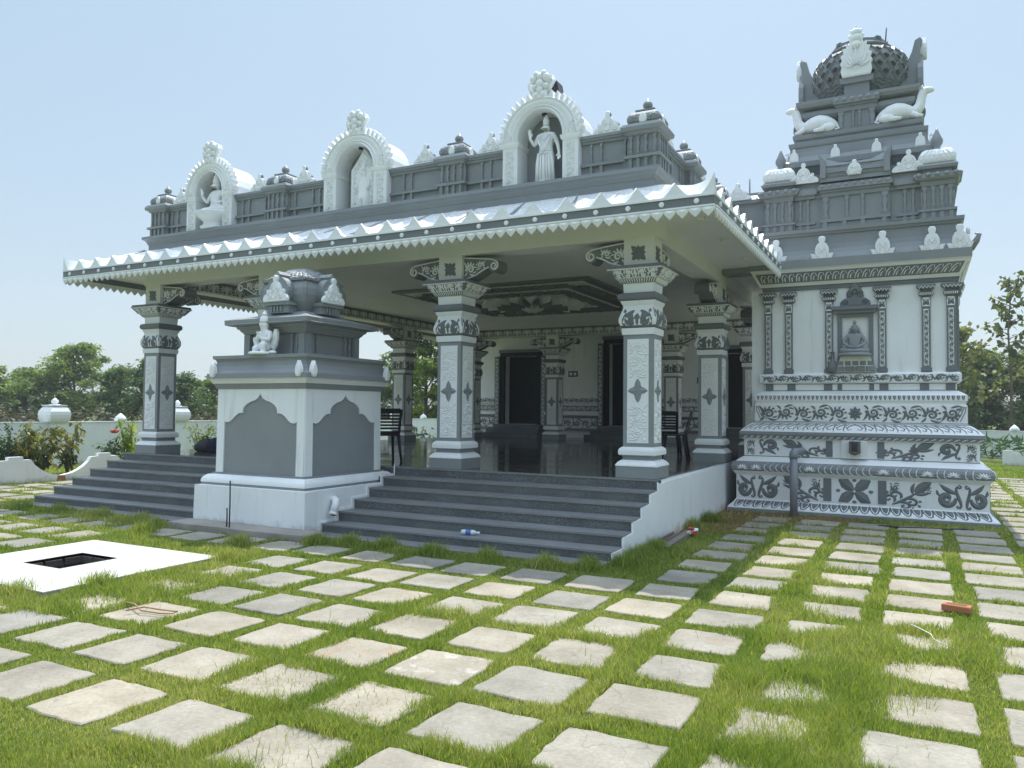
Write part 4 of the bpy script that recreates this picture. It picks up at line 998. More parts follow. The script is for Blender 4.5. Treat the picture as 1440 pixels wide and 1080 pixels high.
for k in (0, 1, 3):
    F = Floft(k, 0, 0, PF); n = 25
    for i in range(n):                                        # lotus petals
        u = -.98 + (i + .5) * 1.96 / n; c = 1.96 / n
        mb.stroke([(u - c * .46, .19), (u - c * .42, .14), (u - c * .22, .098), (u, .085), (u + c * .22, .098), (u + c * .42, .14), (u + c * .46, .19)], [.012] * 7, F, .012, 2)
        mb.stroke([(u, .186), (u, .16), (u, .13), (u, .105)], [c * .62, c * .6, c * .42, c * .06], F, .014, 2)
    W = flat(k, 1.84)
    # lower panels
    bars = [.40]
    for sg in (-1, 1):
        mb.prism([(sg * .40 - .06, .24), (sg * .40 + .06, .24), (sg * .40 + .06, .605), (sg * .40 - .06, .605)], W, 0, .012, 2)
        mb.motif(SPR if sg > 0 else flip(SPR), W, .014, 2, sg * .80, .425, .58, .38)
        mb.motif(PAI if sg < 0 else flip(PAI), W, .014, 2, sg * 1.32, .42, .34, .38)
        mb.motif(PAI if sg > 0 else flip(PAI), W, .014, 2, sg * 1.67, .42, .30, .37)
        mb.motif(SCR if sg > 0 else flip(SCR), W, .012, 2, sg * 1.02, .52, .13, .15); mb.motif(flip(SCR, 'y') if sg > 0 else flip(flip(SCR, 'y')), W, .012, 2, sg * .57, .50, .14, .16)
        for u in (1.12, 1.50): mb.stroke([(sg * u, .22), (sg * u, .61)], [.008, .008], W, .004, 0)
    for i in range(4):
        a = PI / 4 + PI / 2 * i; mb.stroke([(.02 * cos(a), .42 + .02 * sin(a)), (.11 * cos(a), .42 + .09 * sin(a)), (.2 * cos(a), .42 + .17 * sin(a)), (.33 * cos(a), .42 + .25 * sin(a))], [.05, .15, .17, .02], W, .016, 2)
        b = PI / 2 * i; mb.ell(W(.24 * cos(b), .42 + .17 * sin(b), 0), (.035, .02, .025), 2, 8, 5)
    # rounded moulding: white arcs and daisies
    F = Floft(k, 0, 0, RF); n = 40; ds = [-1.72, -1.50, -.66, .42, 1.02, 1.36, 1.75] if k == 0 else [-1.6, -.8, 0, .8, 1.6]
    for i in range(n):
        u = -.98 + (i + .5) * 1.96 / n; x = u * 1.9
        if min(abs(x - d) for d in ds) < .1: continue
        mb.stroke([(u + .016, .675), (u - .004, .70), (u - .010, .75), (u - .002, .79), (u + .016, .815)], [.010, .008, .007, .009, .004], F, .012, 0)
    for d in ds:
        mb.motif(PAL, F, .022, 0, d / 1.9, .70, .105, .155); mb.ell(F(d / 1.9, .71, 0), (.035, .03, .028), 1, 8, 6)
    mb.stroke([(-1, .668), (1, .668)], [.012, .012], F, .008, 0)
    # second panels
    W = flat(k, 1.73)
    for sg in (-1, 1):
        mb.prism([(sg * .38 - .05, .945), (sg * .38 + .05, .945), (sg * .38 + .05, 1.205), (sg * .38 - .05, 1.205)], W, 0, .012, 2)
        mb.motif(SPR if sg > 0 else flip(SPR), W, .013, 2, sg * .82, 1.08, .62, .25); mb.motif(ROS, W, .014, 2, sg * .85, 1.08, .16, .16)
        mb.motif(PAI if sg > 0 else flip(PAI), W, .013, 2, sg * 1.33, 1.075, .32, .26, PI)
        mb.motif(SCR if sg > 0 else flip(SCR), W, .013, 2, sg * 1.62, 1.14, .14, .12); mb.motif(SCR if sg < 0 else flip(SCR), W, .013, 2, sg * 1.62, 1.01, .14, .12)
    # rope
    F = Floft(k, 0, 0, OF); n = 34
    for i in range(n):
        u = -.99 + (i + .5) * 1.98 / n; c = 1.98 / n
        mb.stroke([(u - c * .6, 1.222), (u - c * .15, 1.232), (u + c * .1, 1.255), (u + c * .5, 1.272)], [.006, .010, .012, .004], F, .010, 0)
        mb.stroke([(u - c * .2, 1.226), (u + c * .3, 1.24), (u + c * .6, 1.262)], [.003, .008, .003], F, .010, 0)
    mb.stroke([(-1, 1.218), (1, 1.218)], [.01, .01], F, .012, 0)
    # carved slope
    F = Floft(k, 0, 0, SF); n = 22
    for i in range(n):
        u = -.97 + (i + .5) * 1.94 / n; c = 1.94 / n; sg = -1 if i < n / 2 else 1
        P = [(u - sg * c * .6, 1.475), (u - sg * c * .1, 1.455), (u + sg * c * .3, 1.42), (u + sg * c * .1, 1.385), (u - sg * c * .2, 1.40)]
        mb.stroke(P, [.014, .022, .018, .012, .01], F, .012, 1)
        mb.stroke([(u + sg * c * .1, 1.475), (u + sg * c * .5, 1.45), (u + sg * c * .6, 1.40), (u + sg * c * .5, 1.36)], [.01, .02, .014, .004], F, .012, 1)
    mb.stroke([(-1, 1.487), (1, 1.487)], [.012, .012], F, .012, 1)
    # vine tier
    W = flat(k, 1.58); vine(mb, W, -1.5, -.12, 1.525, 1.785, .014, 2, .255); vine(mb, W, .12, 1.5, 1.525, 1.785, .014, 2, .255, True); mb.motif(ROS, W, .018, 2, 0, 1.655, .22, .22)
    for sg in (-1, 1):
        for q in range(4): mb.stroke([(sg * (1.33 + .05 * q), 1.54), (sg * (1.40 + .05 * q), 1.60 + .03 * q), (sg * (1.43 + .04 * q), 1.70), (sg * (1.5 + .02 * q), 1.77)], [.012] * 4, W, .012, 2)
    # bead cornice
    W = flat(k, 1.585); n = 46
    for i in range(n):
        u = -1.56 + (i + .5) * 3.12 / n
        mb.stroke([(u, 1.942), (u, 1.91), (u, 1.875)], [.042, .04, .012], W, .016, 2)
        mb.stroke([(u, 1.935), (u, 1.91), (u, 1.895)], [.014, .014, .006], W, .022, 0)
    # posts
    W = flat(k, 1.445)
    for u in (-1.36, -1.0, -.42, -.24, .24, .42, 1.0, 1.36):
        t = .035 if abs(u) == .24 else .065; mb.prism([(u - t, 2.04), (u + t, 2.04), (u + t, 2.135), (u - t, 2.135)], W, 0, .012, 2)
    W = flat(k, 1.51); vine(mb, W, -1.47, 1.47, 2.18, 2.285, .014, 2, .19)
mb.bbox(-.19, .19, -1.79, -1.73, 2.33 - 1.4, 1.22, 0)
base = tp(mb, 'carved_base', WG)
sp = MB()
sp.box(-.07, .09, -1.94, -1.79, 1.02, 1.05, 0); sp.box(-.07, -.035, -1.95, -1.79, 1.05, 1.21, 0); sp.box(.055, .09, -1.95, -1.79, 1.05, 1.21, 0); sp.box(-.035, .055, -1.82, -1.79, 1.05, 1.21, 0)
sp.rloft([(.99, -.04, 0), (1.02, 0, 0)], (-.05, .07, -1.93, -1.8)); tp(sp, 'water_spout', [BRONZE], base)
# walls with pilasters
mb = MB(); mb.sq([(2.33, 1.44, 0), (3.74, 1.44, 0)]); mb.box(-1.66, -1.3, -1.41, 1.2, 0, 3.74, 0)
wl = tp(mb, 'wall', [WALLW])
pil = MB(); hw = .062
pil.box(-hw - .015, hw + .015, -.045, 0, 0, .06, 0)
pil.box(-hw, hw, -.04, 0, .06, 1.20, 0)
pil.prism([(-.036, .09), (.036, .09), (.036, .99), (-.036, .99)], Ffront(0, -.04, 0), 0, .002, 1); vvine(pil, Ffront(0, -.042, 0), -.034, .034, .10, .985, .008, 0, 1.35)
pil.prism([(-.05, 1.03), (.05, 1.03), (.055, 1.1), (.045, 1.17), (-.045, 1.17), (-.055, 1.1)], Ffront(0, -.04, 0), 0, .014, 1); pil.motif(PAI, Ffront(0, -.054, 0), .008, 0, -.022, 1.1, .045, .11); pil.motif(flip(PAI), Ffront(0, -.054, 0), .008, 0, .022, 1.1, .045, .11)
pil.rloft([(1.18, .0, 0), (1.20, .03, 0), (1.225, .045, 0), (1.25, .04, 0), (1.27, .015, 0), (1.29, .01, 0), (1.30, .03, 0), (1.325, .065, 0), (1.345, .075, 0), (1.375, .075, 0)], (-hw, hw, -.04, 0))
for i in range(7): pil.stroke([(-.085 + i * .028, 1.207), (-.08 + i * .028, 1.245)], [.013, .016], Ffront(0, -.085, 0), .012, 1)
for i in range(5): pil.stroke([(-.115 + i * .052, 1.345), (-.09 + i * .052, 1.31), (-.065 + i * .052, 1.345)], [.012, .02, .012], Ffront(0, -.115, 0), .016, 1)
first = None
for k in (0, 1):
    for u in (-1.375, -1.04, -.40, .40, 1.03, 1.375):
        if first is None: o = first = pil.build('pilaster', [DGREY, WHITE], wl)
        else: o = first.copy(); COL.objects.link(o)
        q = Fside(k, 0, 0, 1.438, 2.33)(u, 0, 0); o.parent = wl; o.location = q; o.rotation_euler.z = k * PI / 2
# niche with figure
nb = MB(); F = flat(0, 1.44)
for sg in (-1, 1):
    a, b = sorted((sg * .20, sg * .27)); nb.prism([(a, 2.36), (b, 2.36), (b, 3.24), (a, 3.24)], F, 0, .05, 0)
nb.prism([(-.27, 3.24), (.27, 3.24), (.27, 3.30), (-.27, 3.30)], F, 0, .055, 0); nb.prism([(-.30, 3.30), (.30, 3.30), (.33, 3.36), (-.33, 3.36)], F, 0, .09, 0); nb.prism([(-.345, 3.36), (.345, 3.36), (.35, 3.42), (-.35, 3.42)], F, 0, .12, 0)
nb.prism([(u * .26, 3.42 + v * .47) for u, v in sym([(0, 1), (.11, .97), (.14, .86), (.10, .75), (.2, .72), (.24, .66), (.36, .66), (.36, .58), (.46, .5), (.5, .36), (.46, .28), (.68, .24), (.86, .16), (.9, 0)])[::-1]], F, 0, .05, 0, inset=.012)
G = flat(0, 1.49)
for sg in (-1, 1):
    nb.motif([spiral(0, 0, .5, .08, 90, -1.5 * sg, .12, .08, 16)], G, .016, 0, sg * .07, 3.62, .13, .13); nb.motif([spiral(0, 0, .5, .08, 90, -1.5 * sg, .14, .08, 16)], G, .016, 0, sg * .14, 3.49, .13, .09)
nb.motif([spiral(0, 0, .5, .5, 0, 1, .16, .16, 12)], G, .02, 0, 0, 3.66, .07, .08); nb.prism([(-.20, 2.60), (.20, 2.60), (.20, 3.24), (-.20, 3.24)], F, 0, .003, 1)
tp(nb, 'niche_frame', [DGREY, CREAM], wl)
rb = MB(); zz = 2.335
for r, (n, z0, z1) in enumerate(((4, 2.335, 2.43), (5, 2.43, 2.52), (4, 2.52, 2.60))):
    w0 = .36 - .03 * r; c = w0 * 2 / n * .86
    for i in range(n):
        u = -.31 + .03 * r + i * c + (c * .0)
        rb.prism([(u + .008, z0 + .008), (u + c - .006, z0 + .006), (u + c - .010, z1 - .006), (u + .006, z1 - .008)], F, 0, .13 - .02 * r, 0, inset=.015)
rb.prism([(-.29, 2.335), (.30, 2.335), (.22, 2.60), (-.22, 2.60)], F, 0, .10, 1); tp(rb, 'rock_pedestal', [GREY, WHITE], wl)
o = seated(TX - .005, TY - 1.44 - .10, 2.585, .84, [GREY], 'seated_statue', crown=False, raised=False, ped=False); tag(o, 'grey cross-legged meditating statue in the wall niche of the tower', 'statue')
vs_ = MB(); vs_.lathe([(.05, 0), (.075, .03), (.08, .09), (.06, .14), (.03, .2), (.025, .32), (.035, .33), (.03, .34)], 0, 0, 14); o = vs_.build('water_pot', [DGREY], None, (TX - .34, TY - 1.54, 2.331)); tag(o, 'slim dark grey long-necked pot beside the meditating statue', 'pot')
# main cornice
mb = MB()
mb.sq([(3.735, 1.44, 2), (3.738, 1.47, 2), (3.80, 1.48, 2), (3.805, 1.50, 3), (3.84, 1.52, 3), (4.06, 1.635, 3), (4.08, 1.66, 1), (4.22, 1.665, 1), (4.225, 1.64, 1), (4.26, 1.60, 1), (4.32, 1.555, 1), (4.40, 1.52, 1), (4.48, 1.505, 1), (4.64, 1.50, 1), (4.645, 1.53, 1), (4.67, 1.54, 1), (4.69, 1.565, 1), (4.745, 1.57, 1)])
rfp = [(3.84, 1.52), (4.06, 1.635)]
for k in (0, 1):
    F = Floft(k, 0, 0, rfp); n = 26
    mb.prism([(-.97, 3.86), (.97, 3.86), (.97, 4.02), (-.97, 4.02)], F, 0, .006, 2)
    for i in range(n):
        u = -.95 + (i + .5) * 1.9 / n; c = 1.9 / n
        mb.stroke([(u - c * .5, 3.875), (u - c * .3, 3.95), (u, 3.99), (u + c * .4, 3.99), (u + c * .45, 3.95)], [.012, .018, .02, .012, .01], F, .018, 3); mb.stroke([(u - c * .1, 3.88), (u, 3.93), (u + c * .25, 3.955)], [.02, .018, .006], F, .016, 3)
mb.box(-2.35, -1.5, -1.60, -1.2, 4.08, 4.745, 1)
cor = tp(mb, 'main_cornice', WG)
for k, us in ((0, (-1.22, -.49, .42, 1.12, 1.50)), (1, (-1.3, -.5, .5, 1.3))):
    for u in us:
        o = MB(); ornament(o, SEATED, flat(k, 1.60), u, 4.155, .185, .44, .05, 0, True); tp(o, 'seated_ornament', [WHITE], cor)
for q in (0,):
    o = MB(); o.tube([(1.64, -1.5, 4.22), (1.72, -1.55, 4.33), (1.76, -1.58, 4.42), (1.70, -1.58, 4.44)], [.06, .05, .035, .015], 0, 8); tp(o, 'corner_ornament', [GREY], cor)
# first tier
mb = MB(); mb.sq([(4.747, 1.33, 0), (5.72, 1.33, 0)])
def lay(F, a, b, rows):
    for z0, z1, d in rows: mb.prism([(a - d * .6, z0), (b + d * .6, z0), (b + d * .6, z1), (a - d * .6, z1)], F, -.3, d, 0)
CORN = lambda z: [(z, z + .07, .03), (z + .07, z + .10, .05), (z + .10, z + .16, .085), (z + .16, z + .20, .06), (z + .20, z + .26, .01)]
for k in range(4):
    F = flat(k, 1.33)
    lay(F, -1.3, 1.3, [(4.80, 4.84, .03)] + [(z0, z1, d) for z0, z1, d in CORN(5.30)]); lay(F, -1.3, 1.3, [(5.50, 5.56, .04)])
    for u in (-.86, -.74, .74, .86): baluster(mb, F, u, 4.90, 5.30, .03); mb.prism([(u - .03, 4.75), (u + .03, 4.75), (u + .03, 4.88), (u - .03, 4.88)], F, 0, .04, 0)
    lay(F, -.95, -.65, [(4.86, 4.90, .05), (5.30, 5.36, .055), (5.36, 5.46, .10)]); lay(F, .65, .95, [(4.86, 4.90, .05), (5.30, 5.36, .055), (5.36, 5.46, .10)])
    H = flat(k, 1.40)
    mb.prism([(-.52, 4.75), (.52, 4.75), (.52, 5.5), (-.52, 5.5)], H, -.2, 0, 0)
    lay(H, -.5, .5, [(4.75, 4.84, .02), (4.86, 4.91, .05), (5.29, 5.36, .03), (5.36, 5.40, .06), (5.40, 5.47, .10), (5.47, 5.50, .07), (5.54, 5.60, .06)])
    for i in range(9): mb.ell(H(-.5 + i * .125, 5.455, .07), (.05, .05, .04), 0, 8, 5)
    for u in (-.45, .45): baluster(mb, H, u, 4.91, 5.29, .05)
    for u in (-.12, .12): baluster(mb, H, u, 4.91, 5.29, .032)
    for u in (-.46, -.16, .12, .44): mb.prism([(u - .035, 4.76), (u + .035, 4.76), (u + .035, 4.87), (u - .035, 4.87)], H, 0, .045, 0)
for sx in (-1, 1):
    for sy in (-1, 1):
        x, y = sx * 1.205, sy * 1.205; r = .235
        mb.sq([(4.75, r, 0), (4.87, r, 0), (4.871, r + .035, 0), (4.91, r + .035, 0), (4.912, r - .03, 0), (5.28, r - .03, 0), (5.29, r, 0), (5.36, r + .01, 0), (5.37, r + .06, 0), (5.40, r + .085, 0), (5.46, r + .085, 0), (5.48, r + .05, 0), (5.50, r - .03, 0), (5.55, r - .03, 0), (5.555, r + .04, 0), (5.60, r + .055, 0), (5.63, r + .03, 0), (5.64, r - .02, 0)], x, y)
        for k in range(4):
            F = Fside(k, x, y, r - .03, 0)
            for u in (-.18, -.06, .06, .18): baluster(mb, F, u, 4.915, 5.285, .034)
            for i in range(5): mb.ell(Fside(k, x, y, r + .07, 0)(-.26 + i * .13, 5.445, 0), (.05, .05, .04), 0, 7, 5)
            G = Fside(k, x, y, r, 0)
            for u in (-.19, -.06, .06, .19): mb.prism([(u - .03, 4.755), (u + .03, 4.755), (u + .03, 4.865), (u - .03, 4.865)], G, 0, .025, 0)
mb.box(-2.4, -1.4, -1.28, -1.0, 4.747, 5.36, 0); mb.box(-2.4, -1.4, -1.33, -.98, 5.36, 5.42, 0); mb.box(-2.4, -1.4, -1.31, -.98, 4.84, 4.88, 0)
for u in (-1.95, -1.85): baluster(mb, flat(0, 1.28), u, 4.9, 5.3, .025)
t1 = tp(mb, 'lower_tier', [GREY])
for k in range(4):
    for u in (-.80, .80):
        o = MB(); ornament(o, CREST, flat(k, 1.38), u, 5.56, .25, .36, .07, 0, True, 1); tp(o, 'crest_ornament', [WHITE, GREY], t1)
o = MB(); ornament(o, CREST, flat(0, 1.30), -1.92, 5.42, .24, .32, .06, 0, True, 1); tp(o, 'crest_ornament', [WHITE, GREY], t1)
for sx in (-1, 1):
    for sy in (-1, 1):
        x, y = sx * 1.205, sy * 1.205; d = MB()
        dp_ = [(5.640, .20), (5.661, .235), (5.716, .255), (5.785, .25), (5.847, .215), (5.888, .16), (5.909, .09)]
        d.sq([(z, h, 0) for z, h in dp_], x, y)
        for k in range(4):
            for i in range(6): d.stroke([(-.8 + i * .32, 5.675), (-.8 + i * .32, 5.771), (-.6 + i * .24, 5.854)], [.2, .2, .08], Floft(k, x, y, dp_), .02, 0)
        d.lathe([(.085, 5.902), (.055, 5.937), (.05, 5.964), (.085, 6.019), (.09, 6.075), (.06, 6.144), (.03, 6.213), (.006, 6.282)], x, y, 12, 1); tp(d, 'turret_dome', [WHITE, GREY], t1)
for k in range(4):                                            # barrel roofs with three finials
    d = MB(); H = flat(k, 1.14)
    prof = [(.30, 5.60), (.33, 5.64), (.32, 5.74), (.26, 5.83), (.16, 5.88), (0, 5.90)]
    vs = []; fs = []; us = [-.50, -.46, .46, .50]
    for i, u in enumerate((-.5, -.25, 0, .25, .5)):
        lift = .12 * (abs(u) / .5) ** 3
        for dd, z in prof: vs.append(H(u, z + lift * (z - 5.6) / .3, dd))
        for dd, z in prof[-2::-1]: vs.append(H(u, z + lift * (z - 5.6) / .3, -dd))
    m_ = 11
    for i in range(4):
        for j in range(m_ - 1): fs.append((i * m_ + j, (i + 1) * m_ + j, (i + 1) * m_ + j + 1, i * m_ + j + 1))
    fs += [tuple(range(m_)), tuple(range(4 * m_, 5 * m_))]; d.add(vs, fs, 0, False)
    for sg in (-1, 1): d.prism([(sg * .44, 5.60), (sg * .53, 5.60), (sg * .53, 5.85), (sg * .56, 6.02), (sg * .48, 5.93), (sg * .44, 5.88)], H, -.28, .36, 0)
    for z in (5.68, 5.80): d.stroke([(-.48, z), (.48, z)], [.025, .025], lambda u, v, h, H=H: H(u, v, .30 + (.03 if v < 5.7 else 0) + h), .03, 0)
    for u in (-.24, 0, .24):
        c_ = H(u, 0, 0); d.lathe([(.05, 5.88), (.03, 5.93), (.055, 5.97), (.05, 6.0), (.02, 6.05), (.004, 6.08)], c_[0], c_[1], 10)
    b_ = tp(d, 'barrel_roof', [GREY], t1); o = MB(); ornament(o, BELL, flat(k, 1.46), 0, 5.605, .19, .25, .05, 0); tp(o, 'bell_ornament', [WHITE], b_)
# second tier
mb = MB()
mb.sq([(5.70, 1.0, 0), (5.74, 1.02, 0), (5.92, 1.14, 0), (5.925, 1.17, 0), (5.935, 1.185, 0), (6.02, 1.19, 0), (6.025, 1.165, 0), (6.06, 1.13, 0), (6.13, 1.09, 0), (6.22, 1.07, 0), (6.30, 1.06, 0), (6.305, 1.075, 0), (6.33, 1.085, 0), (6.385, 1.09, 0), (6.39, 1.02, 0), (6.45, .99, 0), (6.46, 1.01, 0), (6.48, 1.025, 0), (6.545, 1.03, 0), (6.547, .6, 0)])
mb.prism([(-.42, 6.03), (.42, 6.03), (.42, 6.22), (-.42, 6.22)], flat(0, 1.07), -.1, .03, 0)
t2 = tp(mb, 'middle_tier', [GREY])
for k in range(4):
    for u in (-.99, -.32, .32, .97):
        o = MB(); ornament(o, BELL, flat(k, 1.105), u, 6.03, .14, .235, .06, 0, False); tp(o, 'bell_ornament', [WHITE], t2)
# neck tier with bays
mb = MB(); mb.sq([(6.545, .74, 0), (6.80, .74, 0), (6.81, .80, 0), (6.86, .86, 0), (6.90, .90, 0), (6.97, .90, 0), (7.0, .86, 0), (7.03, .82, 0), (7.05, .95, 0), (7.10, .98, 0), (7.15, .98, 0), (7.16, .72, 0)])
for k in range(4):
    F = flat(k, .74); mb.prism([(-.29, 6.547), (.29, 6.547), (.29, 6.90), (-.29, 6.90)], F, -.1, .17, 0); F2 = flat(k, .91)
    for u in (-.245, .245): baluster(mb, F2, u, 6.56, 6.88, .05)
    for u in (-.05, .05): baluster(mb, F2, u, 6.56, 6.88, .024)
    for z0, z1, d in ((6.88, 6.96, .03), (6.96, 7.0, .06), (7.0, 7.09, .105), (7.09, 7.13, .06)): mb.prism([(-.30 - d * .6, z0), (.30 + d * .6, z0), (.30 + d * .6, z1), (-.30 - d * .6, z1)], F2, -.3, d, 0)
    for i in range(6): mb.ell(F2(-.31 + i * .125, 7.06, .08), (.055, .05, .05), 0, 8, 5)
    mb.prism([(-.20, 7.13), (.20, 7.13), (.20, 7.38), (-.20, 7.38)], F2, -.5, -.06, 0); mb.prism([(-.25, 7.38), (.25, 7.38), (.27, 7.48), (-.27, 7.48)], F2, -.5, -.02, 0)
    for sg in (-1, 1): mb.ell((sg * .93, -.72 * (1 if k % 2 else -1), 6.74), (.13, .13, .17), 0, 10, 7)
t3 = tp(mb, 'upper_tier', [GREY])
# ribbed dome
mb = MB(); DP = [(.56, 7.15), (.60, 7.21), (.59, 7.28), (.68, 7.39), (.75, 7.52), (.785, 7.67), (.785, 7.83), (.75, 7.98), (.66, 8.10), (.46, 8.19)]
mb.lathe([(r, z) for r, z in DP], 0, 0, 40, 0)
zs = [p[1] for p in DP]; rs = [p[0] for p in DP]
def Fd(u, v, h): r = float(np.interp(v, zs, rs)) + h; return (r * cos(u), r * sin(u), v)
for i in range(20):
    for sg in (-1, 1):
        a0_ = 2 * PI * i / 20; mb.stroke([(a0_ + sg * .63 * t, 7.48 + .60 * t) for t in np.linspace(0, 1, 9)], [.045] * 9, Fd, .045, 0)
    for q in range(4): mb.motif(ROS, Fd, .04, 1, 2 * PI * (i + .5 * (q % 2)) / 20, 7.60 + .135 * q, .13, .09)
    for z in (7.32, 7.38, 7.44): mb.stroke([(2 * PI * i / 20, z), (2 * PI * (i + .5) / 20, z + .05), (2 * PI * (i + 1) / 20, z)], [.02, .03, .02], Fd, .03, 0)
dm = tp(mb, 'dome', [GREY, DGREY], t3)
mb = MB(); mb.lathe([(.50, 8.17), (.56, 8.21), (.50, 8.25), (.44, 8.31), (.34, 8.37), (.22, 8.41), (.1, 8.42)], 0, 0, 24, 0)
for i in range(8):
    a = 2 * PI * (i + .5) / 8; F_ = lambda u, v, h, a=a: ((.36 + h) * cos(a) - u * sin(a), (.36 + h) * sin(a) + u * cos(a), v)
    mb.prism([(-.15, 8.24), (0, 8.28), (.15, 8.24), (.17, 8.38), (.11, 8.34), (0, 8.34), (-.11, 8.34), (-.17, 8.38)], F_, -.03, .09, 0, inset=.03)
tp(mb, 'lotus_cap', [DGREY], dm)
mb = MB(); mb.tube([(.42, .2, 8.42), (.44, .2, 8.72)], .012, 0, 6); tp(mb, 'lightning_rod', [RODM], dm)
for k in range(4):
    g = MB(); F = flat(k, 0)
    if k in (0, 2):
        ornament(g, FLAME, lambda u, v, h: F(u, v, .86 + h), 0, 7.48, .50, .90, .07, 0, 'fan')
        g.prism([(-.22, 7.46), (.22, 7.46), (.22, 7.9), (0, 8.1), (-.22, 7.9)], F, .5, .87, 1)
        for z, r in ((8.24, .085), (8.14, .1), (8.02, .09)): g.ell(F(0, z, .93), (r, .06, r * .8), 0, 10, 7)
    else:
        g.prism([(-.2, 7.16), (.2, 7.16), (.28, 7.5), (.26, 7.7), (.14, 7.9), (.08, 8.0), (-.08, 8.0), (-.14, 7.9), (-.26, 7.7), (-.28, 7.5)], F, .94, 1.03, 1, inset=.02)
        sd = lambda u, v, h: F(h, v, u)
        g.prism([(.55, 7.16), (1.0, 7.16), (1.03, 7.4), (.98, 7.75), (.98, 8.05), (1.02, 8.2), (.98, 8.26), (.90, 8.22), (.85, 8.02), (.78, 7.86), (.68, 7.76), (.60, 7.72)], sd, -.2, .2, 1, inset=.03)
        for q in range(7): g.ell(F(0, 7.28 + .1 * q, 1.0 - .01 * q), (.06, .16 - .012 * q, .06), 1, 8, 6)
        ornament(g, LEAFP, lambda u, v, h: F(u, v, .97 + h), 0, 7.92, .2, .40, .12, 0, False)
    tp(g, 'dome_gable', [WHITE, GREY], dm)
# reclining animals
def camel(x, y, z, sg, s, label):
    K = [(-.37, .05, .02), (-.33, .10, .075), (-.25, .15, .125), (-.12, .20, .165), (0, .225, .18), (.12, .205, .165), (.23, .17, .135), (.32, .175, .115), (.385, .24, .10), (.42, .33, .088), (.435, .43, .082), (.45, .51, .082), (.49, .56, .078), (.55, .57, .066), (.61, .56, .052), (.645, .55, .03), (.655, .548, .006)]
    t0 = np.linspace(0, 1, len(K)); tt = np.linspace(0, 1, 49); kx, kz, kr = (np.interp(tt, t0, [k_[q] for k_ in K]) for q in range(3))
    sm = lambda a_: np.convolve(np.pad(a_, 2, 'edge'), np.ones(5) / 5, 'valid')
    kx, kz = sm(kx), sm(kz); mb = MB(); M = Matrix.Scale(s, 4)
    mb.tube([(sg * a_ * s, 0, c_ * s) for a_, c_ in zip(kx, kz)], [r_ * s for r_ in kr], 0, 14)
    for q in (-1, 1):
        mb.ell((-.17 * sg * s, q * .12 * s, .09 * s), (.15 * s, .07 * s, .09 * s), 0, 12, 8); mb.tube([(-.12 * sg * s, q * .16 * s, .05 * s), (0, q * .19 * s, .04 * s), (.09 * sg * s, q * .19 * s, .035 * s)], [.05 * s, .045 * s, .03 * s], 0, 8)
        mb.tube([(.27 * sg * s, q * .1 * s, .12 * s), (.36 * sg * s, q * .12 * s, .06 * s), (.46 * sg * s, q * .12 * s, .04 * s)], [.06 * s, .05 * s, .035 * s], 0, 8)
    for q in (-1, 1):
        mb.ell((.45 * sg * s, q * .07 * s, .61 * s), (.02 * s, .03 * s, .045 * s), 0, 8, 6); mb.ell((.53 * sg * s, q * .055 * s - .02 * s, .575 * s), (.014 * s, .012 * s, .014 * s), 0, 8, 6)
    mb.tube([(-.33 * sg * s, -.05 * s, .12 * s), (-.38 * sg * s, -.08 * s, .05 * s), (-.3 * sg * s, -.12 * s, .02 * s)], [.025 * s, .02 * s, .022 * s], 0, 7)
    o = mb.build('reclining_animal_statue', [WHITE], None, (TX + x, TY + y, z)); tag(o, label, 'statue', 'reclining animals on the tower'); return o
camel(-.60, -.90, 6.548, -1, .86, 'white reclining long-necked animal statue facing left on the tower ledge')
camel(.62, -.90, 6.548, 1, .86, 'white reclining long-necked animal statue facing right on the tower ledge')

# ================================================================== FARTHER SHRINE TOWER
far = empty('shrine_dome', (-4.75, 25.3, 0), 'grey leaf-tiled dome of a farther shrine seen between the hall parapet and the tower', 'shrine dome')
mb = MB(); mb.sq([(4.1, 1.6, 0), (6.4, 1.6, 0), (6.42, 1.75, 0), (6.55, 1.75, 0), (6.56, 1.3, 0), (7.2, 1.3, 0), (7.22, 1.45, 0), (7.35, 1.45, 0), (7.36, .9, 0)]); mb.build('tower_body', [GREY], far)
mb = MB(); mb.sq([(7.36, .95, 0), (7.5, 1.05, 0), (7.75, 1.05, 0), (8.1, .85, 0), (8.4, .5, 0), (8.45, .42, 0), (8.52, .42, 0), (8.53, .2, 0)])
for k in range(4):
    F = Floft(k, 0, 0, [(7.5, 1.05), (7.75, 1.05), (8.1, .85), (8.4, .5)])
    for r in range(5):
        for i in range(7 - r // 2): u = -.85 + (i + .5 * (r % 2)) * 1.7 / (6 - r // 2); mb.stroke([(u, 8.33 - .17 * r), (u, 8.26 - .17 * r), (u, 8.15 - .17 * r)], [.1, .22, .02], F, .09, 1)
mb.tube([(0, 0, 8.5), (0, 0, 9.1)], .025, 0, 6); mb.build('dome', [GREY, WHITE], far)
o = MB(); ornament(o, CREST, Ffront(0, -1.15, 0), 0, 7.36, .8, .95, .12, 0, True, 1); o.build('crest_ornament', [WHITE, GREY], far)
